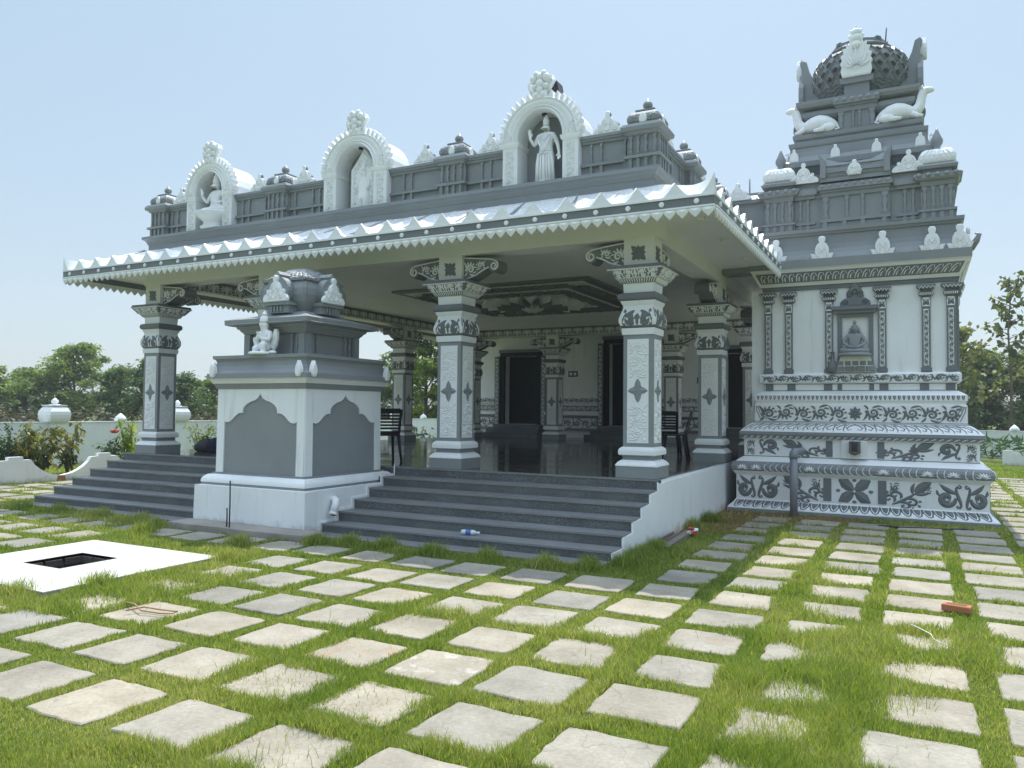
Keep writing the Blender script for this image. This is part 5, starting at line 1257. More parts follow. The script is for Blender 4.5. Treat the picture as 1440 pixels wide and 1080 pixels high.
# ================================================================== GROUND
HXa, HXb, HYa, HYb = -8.13, -7.52, 4.80, 5.44                # fire pit opening
mb = MB(); Bg = 260
mb.add([(-Bg, -Bg, 0), (Bg, -Bg, 0), (Bg, Bg, 0), (-Bg, Bg, 0), (HXa, HYa, 0), (HXb, HYa, 0), (HXb, HYb, 0), (HXa, HYb, 0)], [(0, 1, 5, 4), (1, 2, 6, 5), (2, 3, 7, 6), (3, 0, 4, 7)])
tag(mb.build('ground', GROUND), kind='structure')
mb = MB(); P_ = [(-2.96, 9.9), (-2.5, 10.8), (-1.9, 11.6), (-1.2, 12.5), (-.75, 13.0), (-.7, 13.5), (-2.96, 13.5)]
mb.add([(x, y, .004) for x, y in P_], [tuple(range(len(P_)))]); tag(mb.build('bare_soil', SOIL), kind='structure')
def vnoise(x, y, s, seed=0):
    x = np.asarray(x) / s + 100; y = np.asarray(y) / s + 100; xi = np.floor(x).astype(int); yi = np.floor(y).astype(int); fx = x - xi; fy = y - yi
    fx = fx * fx * (3 - 2 * fx); fy = fy * fy * (3 - 2 * fy)
    def h(a, b):
        n = np.sin(a * 127.1 + b * 311.7 + seed * 74.7) * 43758.5453; return n - np.floor(n)
    return (h(xi, yi) * (1 - fx) + h(xi + 1, yi) * fx) * (1 - fy) + (h(xi, yi + 1) * (1 - fx) + h(xi + 1, yi + 1) * fx) * fy
# slabs in the grass
GX, GY, GY0 = .678, .692, 4.93
def blocked(x, y, m=0.0):
    if XL - .35 - m < x < XR + .10 + m and y > 7.70 - m and y < 25: return True
    if -9.2 - m < x < -6.65 + m and 7.25 - m < y < 7.8: return True
    if abs(x - TX) < 2.0 + m and abs(y - TY) < 2.0 + m: return True
    if -8.85 - m < x < -6.62 + m and 4.08 - m < y < 6.1 + m: return True
    if x < -16.6 or y > 24: return True
    return False
stones = {}
for i in range(-26, 8):
    for j in range(-3, 28):
        x = i * GX + (.01 * (i % 3 - 1)); y = GY0 + j * GY
        if y < 2.4: continue
        if blocked(x, y, .22): continue
        fw = Vector((x, y, -1.6)); d = fw.dot(Fw); lx = fw.dot(rr)
        if d < 1.5 or abs(lx / d) > 1.05: continue
        r = random.Random(i * 101 + j); stones[(i, j)] = (x + r.uniform(-.02, .02), y + r.uniform(-.02, .02), .268 + r.uniform(-.02, .016), .265 + r.uniform(-.022, .016), r.uniform(-.05, .05), d)
def slab_mesh(hx, hy, r):
    mb = MB(); pts = []
    for (ax, ay, bx, by) in ((-1, -1, 1, -1), (1, -1, 1, 1), (1, 1, -1, 1), (-1, 1, -1, -1)):
        for q in range(7):
            t = q / 7; x = ax + (bx - ax) * t; y = ay + (by - ay) * t; k = 1 - (.06 * r.random() if q == 0 else 0) + r.uniform(-.045, .025)
            pts.append((x * hx * k, y * hy * k))
    mb.prism(pts, lambda u, v, h: (u, v, h), -.03, .018, 0, inset=.007); return mb
def corner_of(x, y):
    if y < 7.6: a = 'in the open lawn before the stairs'
    else: a = 'in the lawn beside the tower'
    return a
inview = lambda v: abs(Vector((v[0], v[1], 0)).dot(rr)) / v[5] < .68
order = sorted(stones, key=lambda k: (not inview(stones[k]), stones[k][5]))
protos = []
for q in range(14):
    m = slab_mesh(.242, .238, random.Random(q)).build('paving_stone', SLAB); protos.append(m)
rest = MB(); used = set()
for n, k in enumerate(order):
    x, y, hx, hy, a, d = stones[k]; q = (k[0] * 7 + k[1] * 3) % 14
    if n < 285:
        o = protos[q] if q not in used else protos[q].copy()
        if q in used: COL.objects.link(o)
        used.add(q); o.location = (x, y, random.uniform(-.004, .006)); o.rotation_euler.z = a + (PI if n % 2 else 0); o.scale = (hx / .242, hy / .238, 1)
        st_ = {(-4, -1): (SLAB_WHITE, 'beige paving slab smeared with white paint in the near lawn'), (-5, -1): (SLAB_RUST, 'beige paving slab with an orange rust stain beside the white-smeared slab')}.get(k)
        if st_: o.data = o.data.copy(); o.data.materials[0] = st_[0]
        tag(o, st_[1] if st_ else 'square beige stone paving slab set in the lawn with grass joints all round', 'paving slab', 'stone slabs laid in a grid in the lawn')
    else:
        c, s_ = cos(a), sin(a); rest.prism([(x + c * u - s_ * v, y + s_ * u + c * v) for u, v in ((-hx, -hy), (hx, -hy), (hx, hy), (-hx, hy))], lambda u, v, h: (u, v, h), -.03, .018, 0, inset=.007)
for q in range(14):
    if q not in used: bpy.data.objects.remove(protos[q])
if rest.v: tag(rest.build('paving_stones', SLAB), 'distant beige stone paving slabs in the lawn', 'paving slab', kind='stuff')

# ---- numpy meshes
def np_mesh(name, V, loops, starts, totals, m):
    me = bpy.data.meshes.new(name); me.vertices.add(len(V)); me.vertices.foreach_set('co', V.astype(np.float32).ravel())
    me.loops.add(len(loops)); me.loops.foreach_set('vertex_index', loops.astype(np.int32)); me.polygons.add(len(starts))
    me.polygons.foreach_set('loop_start', starts.astype(np.int32))
    try: me.polygons.foreach_set('loop_total', totals.astype(np.int32))
    except Exception: pass
    me.materials.append(m); me.update(calc_edges=True); me.validate(); o = bpy.data.objects.new(name, me); COL.objects.link(o); return o
def blades(name, x, y, z, h, wd, lean, m):
    n = len(x); a = RNG.uniform(0, 2 * PI, n); la = RNG.uniform(0, 2 * PI, n)
    dx, dy = np.cos(a) * wd / 2, np.sin(a) * wd / 2; lx, ly = np.cos(la) * lean, np.sin(la) * lean
    V = np.zeros((n, 5, 3)); V[:, 0] = np.stack([x - dx, y - dy, z - .005], 1); V[:, 1] = np.stack([x + dx, y + dy, z - .005], 1)
    V[:, 2] = np.stack([x - dx * .7 + lx * .35, y - dy * .7 + ly * .35, z + h * .6], 1); V[:, 3] = np.stack([x + dx * .7 + lx * .35, y + dy * .7 + ly * .35, z + h * .6], 1)
    V[:, 4] = np.stack([x + lx, y + ly, z + h], 1)
    b = np.arange(n)[:, None] * 5; loops = (b + np.array([[0, 1, 3, 2, 2, 3, 4]])).ravel()
    st = (np.arange(n)[:, None] * 7 + np.array([[0, 4]])).ravel(); tt = np.tile([4, 3], n)
    return np_mesh(name, V.reshape(-1, 3), loops, st, tt, m)
def scatter(n, r0, r1, p):
    r = np.linspace(r0, r1, 600); w_ = r * np.minimum(1, (4.2 / r) ** p); c = np.cumsum(w_); c /= c[-1]
    rr_ = np.interp(RNG.uniform(0, 1, n), c, r); th = RNG.uniform(-R(50), R(50), n) + yaw
    return -np.sin(th) * rr_, np.cos(th) * rr_, rr_
def over(x, y):                                               # where the lawn has grown over the slabs
    o = np.clip((vnoise(x, y, .9, 3) - .55) * 3, 0, 1) * .5
    o += np.clip(1.1 - np.hypot((x + .55) / .75, (y - 5.6) / 1.5), 0, 1) * np.clip((vnoise(x, y, .45, 5) - .15) * 2, 0, 1) * 1.3
    o += np.clip(1.0 - np.hypot((x + .5) / .7, (y - 3.7) / 1.0), 0, 1)
    o += np.clip(1.15 - np.hypot((x + .5) / 1.25, (y - 5.9) / 2.3), 0, 1) * np.clip((vnoise(x, y, .33, 15) - .42) * 2.6, 0, 1) * .75
    o += np.clip(1 - np.hypot((x + 6.1) / .7, (y - 4.5) / 1.1), 0, 1) * .6
    o += np.clip(1 - np.abs(y - 7.35) / .35, 0, 1) * (x < XR) * np.clip((vnoise(x, y, .35, 8) - .5) * 4, 0, 1) * .9
    o += np.clip(1 - np.hypot((x - .35) / .45, (y - 6.4) / .9), 0, 1) * .8
    return np.clip(o, 0, 1.2)
x, y, r = scatter(1750000, 2.3, 32, 1.85)
ov = over(x, y)
I = np.rint(x / GX).astype(int); J = np.rint((y - GY0) / GY).astype(int); keep = np.ones(len(x), bool)
sx = np.full(len(x), 99.); 
arr = np.full((60, 60, 4), np.nan)
for (i, j), v in stones.items(): arr[i + 30, j + 10] = v[:4]
ok = (np.abs(I) < 29) & (J > -9) & (J < 48); cell = arr[np.clip(I + 30, 0, 59), np.clip(J + 10, 0, 59)]
edge = -.004 + .045 * (vnoise(x, y, .09, 2) - .3) + .16 * np.clip(ov - .25, 0, 1)
ins = ok & ~np.isnan(cell[:, 0]) & (np.abs(x - cell[:, 0]) < cell[:, 2] - edge) & (np.abs(y - cell[:, 1]) < cell[:, 3] - edge)
keep &= ~(ins & (RNG.uniform(0, 1, len(x)) > np.clip(ov - .45, 0, .9) * .45))
keep &= ~((x > XL - .06) & (x < XR + .03) & (y > 7.74)); keep &= ~((np.abs(x - TX) < 1.97) & (np.abs(y - TY) < 1.97)); keep &= ~((x > -9.15) & (x < -6.7) & (y > 7.3) & (y < 7.8))
keep &= ~((x > -8.79) & (x < -6.70) & (y > 4.14) & (y < 6.03)); keep &= (x > -20.7)
soil = (x > -2.96) & (x < -.7) & (y - 9.9 > (x + 2.96) * 1.45) & (y < 13.5); keep &= ~(soil & (RNG.uniform(0, 1, len(x)) > .12))
x, y, r, ov = x[keep], y[keep], r[keep], ov[keep]; n = len(x)
cl = np.clip((vnoise(x, y, .15, 21) - .3) * 2, 0, 1) * np.clip(vnoise(x, y, .8, 23) * 1.5 - .2, 0, 1)
base_h = .015 + .012 * vnoise(x, y, .5, 11) + .042 * cl + .055 * np.clip(ov, 0, 1.2); h = base_h * RNG.uniform(.6, 1.35, n)
wd = RNG.uniform(.003, .0052, n) * np.maximum(1, r / 4.2) ** .95
o = blades('lawn_grass', x, y, np.zeros(n), h, wd, RNG.uniform(.15, .75, n) * h, GRASS); tag(o, 'short green and straw-coloured lawn grass between the paving slabs', 'grass', kind='stuff')
# longer runners and tufts lying over the slabs
x, y, r = scatter(26000, 2.4, 13, 1.0); ov = over(x, y); k = (RNG.uniform(0, 1, len(x)) < .012 + .9 * np.clip(ov - .1, 0, 1)) & ~((x > XL) & (x < XR + .03) & (y > 7.7)) & ~((np.abs(x - TX) < 2) & (y > 13.3)) & ~((x > -9.15) & (x < -6.7) & (y > 7.3)) & ~((x > -8.79) & (x < -6.70) & (y > 4.14) & (y < 6.03))
x, y, r = x[k], y[k], r[k]; n = len(x); h = RNG.uniform(.03, .095, n)
o = blades('long_grass', x, y, np.full(n, .005), h, RNG.uniform(.003, .005, n) * np.maximum(1, r / 5), RNG.uniform(.5, 1.7, n) * h, GRASS); tag(o, 'longer loose grass runners trailing over the paving slabs', 'grass', kind='stuff')
# tufts against the steps and the white side wall
T = [(-4.2, 7.50), (-4.9, 7.45), (-3.5, 7.50), (-3.05, 7.62), (-5.6, 7.55), (-6.1, 7.45), (-2.78, 7.95), (-2.78, 8.5), (-2.76, 9.0), (-6.45, 7.3), (-7.2, 6.8), (-9.3, 7.2), (-9.9, 7.5), (-10.8, 7.5), (-11.8, 7.5), (-12.6, 7.45), (-6.9, 4.0), (-7.6, 3.95), (-6.62, 4.6), (-8.9, 4.2), (-6.55, 6.0), (-9.0, 6.85), (-2.84, 11.0), (-2.84, 11.9)]
xs_, ys_, hs_ = [], [], []
for tx, ty in T:
    m = 750; a = RNG.normal(0, .14, m); b = RNG.normal(0, .075, m); xs_.append(tx + a); ys_.append(ty + b); hs_.append(RNG.uniform(.07, .2, m) * np.exp(-(a / .2) ** 2))
x = np.concatenate(xs_); y = np.concatenate(ys_); h = np.concatenate(hs_); k = ~((x > -9.15) & (x < -6.7) & (y > 7.28)) & ~((x < XR + .01) & (y > 7.70)); x, y, h = x[k], y[k], h[k]; n = len(x)
o = blades('grass_tufts', x, y, np.zeros(n), h, RNG.uniform(.005, .009, n), RNG.uniform(.2, .6, n) * h, GRASS); tag(o, 'taller dark green grass tufts along the stairs and side wall', 'grass', kind='stuff')

# ================================================================== FIRE PIT, FOOTING, SMALL THINGS ON THE GROUND
pit = empty('fire_pit', (-7.77, 5.09, 0), 'flat white square slab with a dark square brick-lined pit in its middle', 'fire pit')
mb = MB(); zt = .05
def pl(x0, x1, y0, y1, z0, z1, m): mb.box(x0 + 7.77, x1 + 7.77, y0 - 5.09, y1 - 5.09, z0, z1, m)
for a in ((-8.80, HXa, 4.13, 6.04), (HXb, -6.69, 4.13, 6.04), (HXa, HXb, 4.13, HYa), (HXa, HXb, HYb, 6.04)):
    pl(*a, -.02, zt - .006, 1); pl(a[0] + (.004 if a[0] < -8.5 else 0), a[1] - (.004 if a[1] > -6.8 else 0), a[2] + (.004 if a[2] < 4.2 else 0), a[3] - (.004 if a[3] > 6 else 0), zt - .006, zt, 0)
SLABW = paint('whitewashed_slab', (.50, .49, .465), .8, .22, .8, .01, (.48, .44, .37))
mb.build('slab', [SLABW, CONC], pit)
BRK = paint('sooty_brick', (.11, .085, .075), .95, .5, .6, .012, (.25, .2, .17))
mb = MB(); d = .5
mb.add([(HXa + 7.77, HYa - 5.09, zt), (HXb + 7.77, HYa - 5.09, zt), (HXb + 7.77, HYb - 5.09, zt), (HXa + 7.77, HYb - 5.09, zt), (HXa + 7.77, HYa - 5.09, -d), (HXb + 7.77, HYa - 5.09, -d), (HXb + 7.77, HYb - 5.09, -d), (HXa + 7.77, HYb - 5.09, -d)], [(0, 1, 5, 4), (1, 2, 6, 5), (2, 3, 7, 6), (3, 0, 4, 7), (4, 5, 6, 7)], 0)
for row in range(5):
    for q in range(3):
        u = HXa + 7.77 + .02 + q * .2 + (.05 if row % 2 else 0); mb.box(u, min(HXb + 7.765, u + .18), HYb - 5.09 - .02, HYb - 5.09 - .001, zt - .10 - row * .09, zt - .03 - row * .09, 0)
        v = HYa - 5.09 + .02 + q * .21; mb.box(HXa + 7.771, HXa + 7.79, v, v + .18, zt - .10 - row * .09, zt - .03 - row * .09, 0)
mb.build('pit_lining', [BRK], pit)
mb = MB(); r = random.Random(4); pts = [(-9.15, 7.33), (-8.7, 7.28), (-8.2, 7.31), (-7.6, 7.27), (-7.1, 7.3), (-6.7, 7.33), (-6.72, 7.7), (-9.15, 7.7)]
mb.prism([(a + 7.9, b - 7.3) for a, b in pts], lambda u, v, h: (u, v, h), -.02, .09, 0, inset=.02); tag(mb.build('concrete_footing', [CONC], None, (-7.9, 7.3, 0)), 'rough low concrete strip along the foot of the small shrine', 'footing')
for (x, y, h, l) in ((-7.99, 7.36, .60, 'taller thin dark rod standing upright before the small shrine'), (-8.06, 7.38, .24, 'shorter thin dark rod stub standing before the small shrine')):
    mb = MB(); mb.tube([(0, 0, -.01), (.004, 0, h * .5), (0, 0, h)], .009, 0, 8); mb.ell((0, 0, h), (.011, .011, .008), 0, 8, 5); tag(mb.build('metal_rod', [RODM], None, (x, y, .09)), l, 'rod')
pipe = empty('standing_pipe', (-1.80, 13.22, 0), 'grey upright plastic pipe with elbow against the carved tower base', 'pipe')
mb = MB(); mb.tube([(0, 0, -.02), (0, 0, .5), (0, 0, .95)], .06, 0, 16); mb.build('riser', [PVCG], pipe)
mb = MB(); mb.tube([(0, 0, .92), (0, .01, .99), (.01, .04, 1.03), (.06, .10, 1.04), (.10, .3, 1.04)], [.068, .068, .066, .055, .05], 0, 14); mb.build('elbow', [PVCG], pipe)
mb = MB(); mb.tube([(-.55, 12.62, .02), (-.3, 12.55, .03), (.0, 12.66, .025), (.3, 12.74, .02), (.55, 12.80, .03), (.66, 12.9, .02)], .014, 0, 7); tag(mb.build('hose', [BLACKP]), 'black hose lying on the ground in front of the tower base', 'hose')
mb = MB(); mb.rloft([(0, -.004, 0), (.004, 0, 0), (.05, 0, 0), (.056, -.006, 0)], (-.105, .105, -.05, .05)); mb.rloft([(.0565, .004, 1), (.0566, .0, 1)], (-.07, .07, -.024, .024)); o = mb.build('brick', [BRICKM, SOIL], None, (.26, 7.45, .032)); o.rotation_euler.z = R(-14); tag(o, 'single red clay brick lying in the lawn', 'brick')
for n_, (x0, y0, x1, y1, z, l) in enumerate(((-2.66, 8.95, -2.72, 10.3, .02, 'longer rusty steel channel lying on the grass beside the white side wall'), (-2.78, 9.35, -2.80, 10.0, .05, 'shorter steel channel lying closest to the white side wall'))):
    L = math.hypot(x1 - x0, y1 - y0); mb = MB()
    mb.prism([(-.045, 0), (.045, 0), (.045, .055), (.036, .055), (.036, .010), (-.036, .010), (-.036, .055), (-.045, .055)], lambda u, v, h: (u, h, .06 - v if n_ == 0 else v), 0, L, 0)
    o = mb.build('steel_channel', [METALB], None, (x0, y0, z)); o.rotation_euler.z = math.atan2(-(x1 - x0), y1 - y0); tag(o, l, 'steel channel')
mb = MB(); r = random.Random(9)
for q in range(5): mb.ell((r.uniform(-.05, .05), r.uniform(-.04, .04), .03 + .02 * q), (.05, .035, .022), q % 2, 7, 5, Matrix.Rotation(r.uniform(-1, 1), 3, 'X') @ Matrix.Rotation(r.uniform(0, 3), 3, 'Z'))
tag(mb.build('crumpled_wrapper', [REDP, WHITE], None, (-2.62, 10.15, .03)), 'crumpled red and white wrapper on the grass near the side wall', 'wrapper')
bt = empty('water_bottle', (-4.86, 8.22, .163), 'small clear plastic bottle with blue label lying on the lowest stair', 'bottle', rz=R(12))
CLEAR = paint('clear_plastic', (.55, .6, .65), .15, .05, 0, .0005)
mb = MB(); mb.tube([(-.11, 0, 0), (-.10, 0, 0), (-.03, 0, 0), (.05, 0, 0), (.09, 0, 0), (.105, 0, 0)], [.02, .032, .033, .033, .014, .013], 0, 12); mb.build('bottle_body', [CLEAR], bt)
mb = MB(); mb.tube([(-.045, 0, 0), (.02, 0, 0)], .0345, 0, 12); mb.build('label_band', [PETBLUE], bt)
mb = MB(); mb.tube([(.104, 0, 0), (.125, 0, 0)], .016, 0, 10); mb.build('cap', [PLASTICW], bt)
mb = MB(); mb.tube([(-.35, .05, .05), (-.2, .02, .06), (-.02, -.06, .05), (.16, -.03, .045), (.27, .0, .05), (.25, .06, .05), (.1, .02, .055), (-.06, .0, .06), (-.12, -.12, .05)], .0065, 0, 6); tag(mb.build('strap', [ORANGE], None, (-5.42, 4.2, 0)), 'looped orange-brown strap lying across a paving slab', 'strap')
mb = MB(); mb.tube([(-.1, .12, .09), (-.06, .02, .10), (.03, -.02, .07), (.05, -.12, .06), (.16, -.2, .04)], .0032, 0, 6); tag(mb.build('wire', [PLASTICW], None, (.03, 6.45, 0)), 'thin bent white wire lying in the overgrown grass', 'wire')
# ---- things on the hall floor
def make_chair(x, y, rz, label):
    c = empty('plastic_chair', (x, y, FZ), label, 'chair', 'black plastic chairs in the hall', rz)
    mb = MB(); mb.prism([(-.21, -.2), (.21, -.2), (.20, .2), (.17, .22), (-.17, .22), (-.20, .2)], lambda u, v, h: (u, v, .43 + h), 0, .022, 0, inset=.006); mb.build('seat', [BLACKP], c)
    mb = MB()
    def Fb(u, v, h): t = (v - .42) / .42; return (u * (1 + .06 * t), .20 + .11 * t + .05 * (u * u / .04) * -.35 + h, v)
    for a, b, z0, z1 in [(-.21, -.165, .42, .86), (.165, .21, .42, .86), (-.165, .165, .79, .875), (-.165, .165, .42, .50)] + [(-.165, .165, .53 + .052 * i, .562 + .052 * i) for i in range(5)]:
        n_ = 5
        for q in range(n_): u0_ = a + (b - a) * q / n_; u1_ = a + (b - a) * (q + 1) / n_; mb.prism([(u0_, z0), (u1_, z0), (u1_, z1), (u0_, z1)], Fb, 0, .018, 0)
    mb.build('backrest', [BLACKP], c)
    for sx_ in (-1, 1):
        for sy_ in (-1, 1):
            mb = MB(); mb.tube([(sx_ * .19, sy_ * .18, .43), (sx_ * .205, sy_ * .21, .22), (sx_ * .225, sy_ * .25, 0)], [.032, .026, .02], 0, 7); mb.build('leg', [BLACKP], c)
    return c
make_chair(-7.96, 10.62, R(-128), 'black plastic chair with slatted back beside the small shrine')
make_chair(-4.25, 14.55, R(190), 'black plastic chair behind the right front pillar, nearer the middle of the hall')
make_chair(-3.98, 14.05, R(-80), 'black plastic chair turned sideways behind the right front pillar')
bag = empty('bag', (-12.2, 10.75, FZ), 'slumped grey and navy cloth bag lying on the top step by the left pillar', 'bag')
mb = MB(); mb.ell((-.12, 0, .12), (.24, .17, .14), 0, 14, 9); mb.ell((-.28, -.02, .08), (.12, .13, .09), 0, 10, 7); mb.build('bag_body', [BAGG], bag)
mb = MB(); mb.ell((.16, 0, .13), (.22, .18, .16), 0, 14, 9); mb.ell((.32, .02, .08), (.17, .15, .10), 0, 12, 8); mb.tube([(.05, -.1, .2), (.12, -.16, .16), (.22, -.18, .06), (.35, -.2, .02)], .022, 0, 7); mb.build('folded_cloth', [NAVY], bag)
mb = MB(); mb.tube([(-.2, -.05, .22), (-.16, -.06, .29), (-.08, -.06, .31), (-.02, -.05, .25)], .012, 0, 7); mb.build('handle', [NAVY], bag)
mb = MB(); mb.ell((0, 0, .07), (.18, .10, .07), 0, 12, 7); mb.ell((.16, .02, .06), (.12, .09, .06), 0, 10, 6); tag(mb.build('cloth_bundle', [paint('pale_cloth', (.36, .28, .25), .9, .25, 0, .006)], None, (-11.55, 10.85, FZ)), 'small pale cloth bundle beside the navy bag', 'bundle')

# ================================================================== COMPOUND WALLS, PLANTERS
def comp_wall(name, F, L, H, label, piers, buds):
    e = empty(name, F(0, 0, 0), label, 'wall'); e['kind'] = 'thing'; O = Vector(F(0, 0, 0)); G = lambda u, v, h: tuple(Vector(F(u, v, h)) - O)
    mb = MB(); mb.prism([(0, -.05), (L, -.05), (L, H - .03), (0, H - .03)], G, -.2, 0, 0); mb.prism([(0, H - .03), (L, H - .03), (L, H), (0, H)], G, -.215, .015, 0); mb.build('wall_panel', [COMPW], e)
    for u in piers:
        c = G(u, 0, -.1); m = MB(); m.sq([(0, .19, 0), (H - .02, .19, 0)], c[0], c[1]); pr = [(H - .02, .23), (H + .03, .26), (H + .10, .28), (H + .19, .29), (H + .28, .28), (H + .36, .24), (H + .41, .20), (H + .43, .17)]
        m.sq([(z, h, 0) for z, h in pr], c[0], c[1]); m.sq([(H + .43, .225, 0), (H + .46, .225, 0), (H + .465, .1, 0), (H + .48, .09, 0)], c[0], c[1])
        m.lathe([(.06, H + .47), (.05, H + .49), (.095, H + .53), (.09, H + .58), (.05, H + .62), (.01, H + .66)], c[0], c[1], 12); m.build('pier_cap', [GLOSSW], e)
    for u in buds:
        c = G(u, 0, -.1); m = MB(); m.lathe([(.10, H - .01), (.16, H + .01), (.175, H + .05), (.14, H + .12), (.07, H + .19), (.01, H + .24)], c[0], c[1], 14); m.build('bud_finial', [GLOSSW], e)
    return e
comp_wall('compound_wall', lambda u, v, h: (-21 + h, 2.0 + u, v), 33.2, 1.22, 'long white compound wall with domed pier caps at the left edge of the grounds', [3.2 + 4 * q for q in range(8)], [1.2 + 4 * q for q in range(8)][1:])
comp_wall('compound_wall', lambda u, v, h: (-21 + u, 35.2 - h, v), 62, 1.05, 'low white compound wall behind the temple, seen at the right edge', [4 + 4 * q for q in range(4)] + [32, 38, 44], [6 + 4 * q for q in range(4)] + [24.2, 27, 35, 41])
def planter(F, O, n, label, c=2.0, H=.58):
    mb = MB(); top = []
    for i in range(n):
        u = i * c; top += [(u - .15, H), (u + .15, H), (u + .15, H - .07), (u + .32, H - .07)]
        top += [(u + .32 + (c - .64) * t, H - .07 - (H - .21) * sin(PI * t) ** .7) for t in (.06, .13, .22, .34, .5, .66, .78, .87, .94)] + [(u + c - .32, H - .07), (u + c - .15, H - .07)]
    top.append((n * c - .15, H)); top.append((n * c + .15, H))
    L = n * c + .15
    poly = [(-.15, -.03), (L, -.03)] + top[::-1]; mb.prism(poly, F, -.06, .06, 0)
    for i in range(n): mb.prism([(i * c + c * .5 - .12, .0), (i * c + c * .5 + .1, .0), (i * c + c * .5 + .06, .135), (i * c + c * .5 - .1, .135)], F, .06, .063, 1)
    o = mb.build('garden_edging', [COMPW, paint('rust_stain', (.38, .17, .09), .9, .25)], None, O); tag(o, label, 'garden edging'); return o
planter(lambda u, v, h: (h, u, v), (-16.75, 5.65, 0), 5, 'low white scalloped garden edging wall before the shrubs on the left')
planter(lambda u, v, h: (u, -h, v), (2.55, 30.2, 0), 6, 'low white scalloped garden edging at the far right of the lawn', 2.0, .5)

# ================================================================== TREES AND PLANTS
def leaves_np(name, C, size, m, parent=None, droop=.3, asp=.45, flat=.35, loc=None):
    n = len(C); a = RNG.normal(0, 1, (n, 3)); a[:, 2] = a[:, 2] * flat - droop; a /= np.linalg.norm(a, axis=1)[:, None]
    b = RNG.normal(0, 1, (n, 3)); b[:, 2] *= .5; b -= (b * a).sum(1)[:, None] * a; b /= np.linalg.norm(b, axis=1)[:, None]
    s = (size * RNG.uniform(.6, 1.4, n))[:, None]; V = np.zeros((n, 4, 3)); V[:, 0] = C; V[:, 1] = C + a * s * .5 + b * s * asp * .5; V[:, 2] = C + a * s; V[:, 3] = C + a * s * .5 - b * s * asp * .5
    V[:, 2, 2] -= s[:, 0] * .12
    o = np_mesh(name, V.reshape(-1, 3), np.arange(n * 4), np.arange(n) * 4, np.full(n, 4), m)
    if parent: o.parent = parent
    return o
def P2(u, D):
    t = (u - 720) / 1096.45; return (-sin(yaw) * D + cos(yaw) * t * D, cos(yaw) * D + sin(yaw) * t * D)
def tree(pos, H, Wd, m, label, seed, nl=9000, ls=.2, dens=1.0, name='tree', group='trees beyond the compound wall', low=.25, ncl=60, cs=.55, trunk=.12, D=.9, cat='tree'):
    r = random.Random(seed); t = empty(name, (pos[0], pos[1], 0), label, cat, group); mb = MB(); C = []
    mb.tube([(0, 0, -.1), (r.uniform(-.1, .1), r.uniform(-.1, .1), H * .25), (r.uniform(-.2, .2), r.uniform(-.2, .2), H * .55), (r.uniform(-.2, .2), 0, H * .85)], [trunk, trunk * .8, trunk * .5, trunk * .15], 0, 8)
    for i in range(ncl):
        a = r.uniform(0, 2 * PI); q = r.random() ** .5; zf = r.random()
        prof = (sin(PI * min(1, max(.02, zf * .86 + .12)))) ** .7
        z = H * (low + (1 - low) * zf * .97); rad = Wd / 2 * q * prof * r.uniform(.75, 1.12); C.append((rad * cos(a), rad * sin(a) * D, z))
        if i % 3 == 0: z0 = H * min(.75, max(.15, (z / H) * .62)); mb.tube([(0, 0, z0), (rad * cos(a) * .5, rad * sin(a) * .5, (z0 + z) / 2 + .1), (rad * cos(a) * .95, rad * sin(a) * .95 * D, z)], [trunk * .35, trunk * .22, trunk * .08], 0, 6)
    mb.build('trunk', [BARK], t); C = np.array(C); k = RNG.integers(0, len(C), nl); sz = RNG.uniform(.5, 1.25, len(C))[k][:, None]
    off = RNG.normal(0, 1, (nl, 3)); off /= np.maximum(.3, np.linalg.norm(off, axis=1))[:, None]; off *= RNG.uniform(.1, 1, nl)[:, None] ** .5
    pts = C[k] + off * sz * cs * np.array([1, 1, .62]) + np.array([0, 0, .0]); pts[:, 2] = np.maximum(pts[:, 2], .15)
    leaves_np('crown', pts, ls, m, t); return t
G1 = 'trees beyond the compound wall'
tree(P2(105, 46), 5.3, 6.4, LEAF_BROAD, 'broad rounded light green tree beyond the left compound wall, largest of the row', 1, 15000, .22, ncl=85, cs=.6, low=.2)
tree(P2(38, 50), 4.0, 4.6, LEAF_DARK, 'dark green tree left of the broad rounded tree beyond the wall', 2, 9000, .22, cs=.6, low=.1)
tree(P2(-30, 47), 4.6, 5, LEAF_BROAD, 'light green tree at the far left edge beyond the wall', 3, 8000, .22, low=.15)
tree(P2(168, 44), 4.0, 2.6, LEAF_DARK, 'slim dark tree right of the broad rounded tree beyond the wall', 4, 6000, .2, low=.1, cs=.5)
tree(P2(205, 41), 4.3, 2.6, LEAF_DARK, 'open dark-leaved tree directly left of the left hall pillar', 5, 5500, .2, low=.1, cs=.45)
tree(P2(262, 44), 3.5, 2.6, LEAF_DARK, 'bushy tree just right of the left hall pillar beyond the wall', 6, 6500, .2, low=.08, cs=.5)
tree(P2(297, 46), 3.4, 2.4, LEAF_BROAD, 'small light green tree half hidden by the small shrine', 7, 5000, .2, low=.1, cs=.5)
tree(P2(345, 48), 3.6, 3, LEAF_DARK, 'dark tree hidden mostly behind the small shrine', 8, 4000, .22, low=.1)
tree(P2(600, 40), 6.2, 4.0, LEAF_BRIGHT, 'bright green sunlit tree seen between the left and middle hall pillars', 9, 12000, .22, low=.08, cs=.6)
tree(P2(560, 44), 5.2, 3.6, LEAF_DARK, 'dark tree left of the bright tree behind the hall', 10, 7000, .22, low=.1)
tree(P2(655, 43), 5.6, 3.6, LEAF_BRIGHT, 'bright green tree hidden mostly behind the middle hall pillar', 11, 6000, .22, low=.1)
G2 = 'trees on the right'
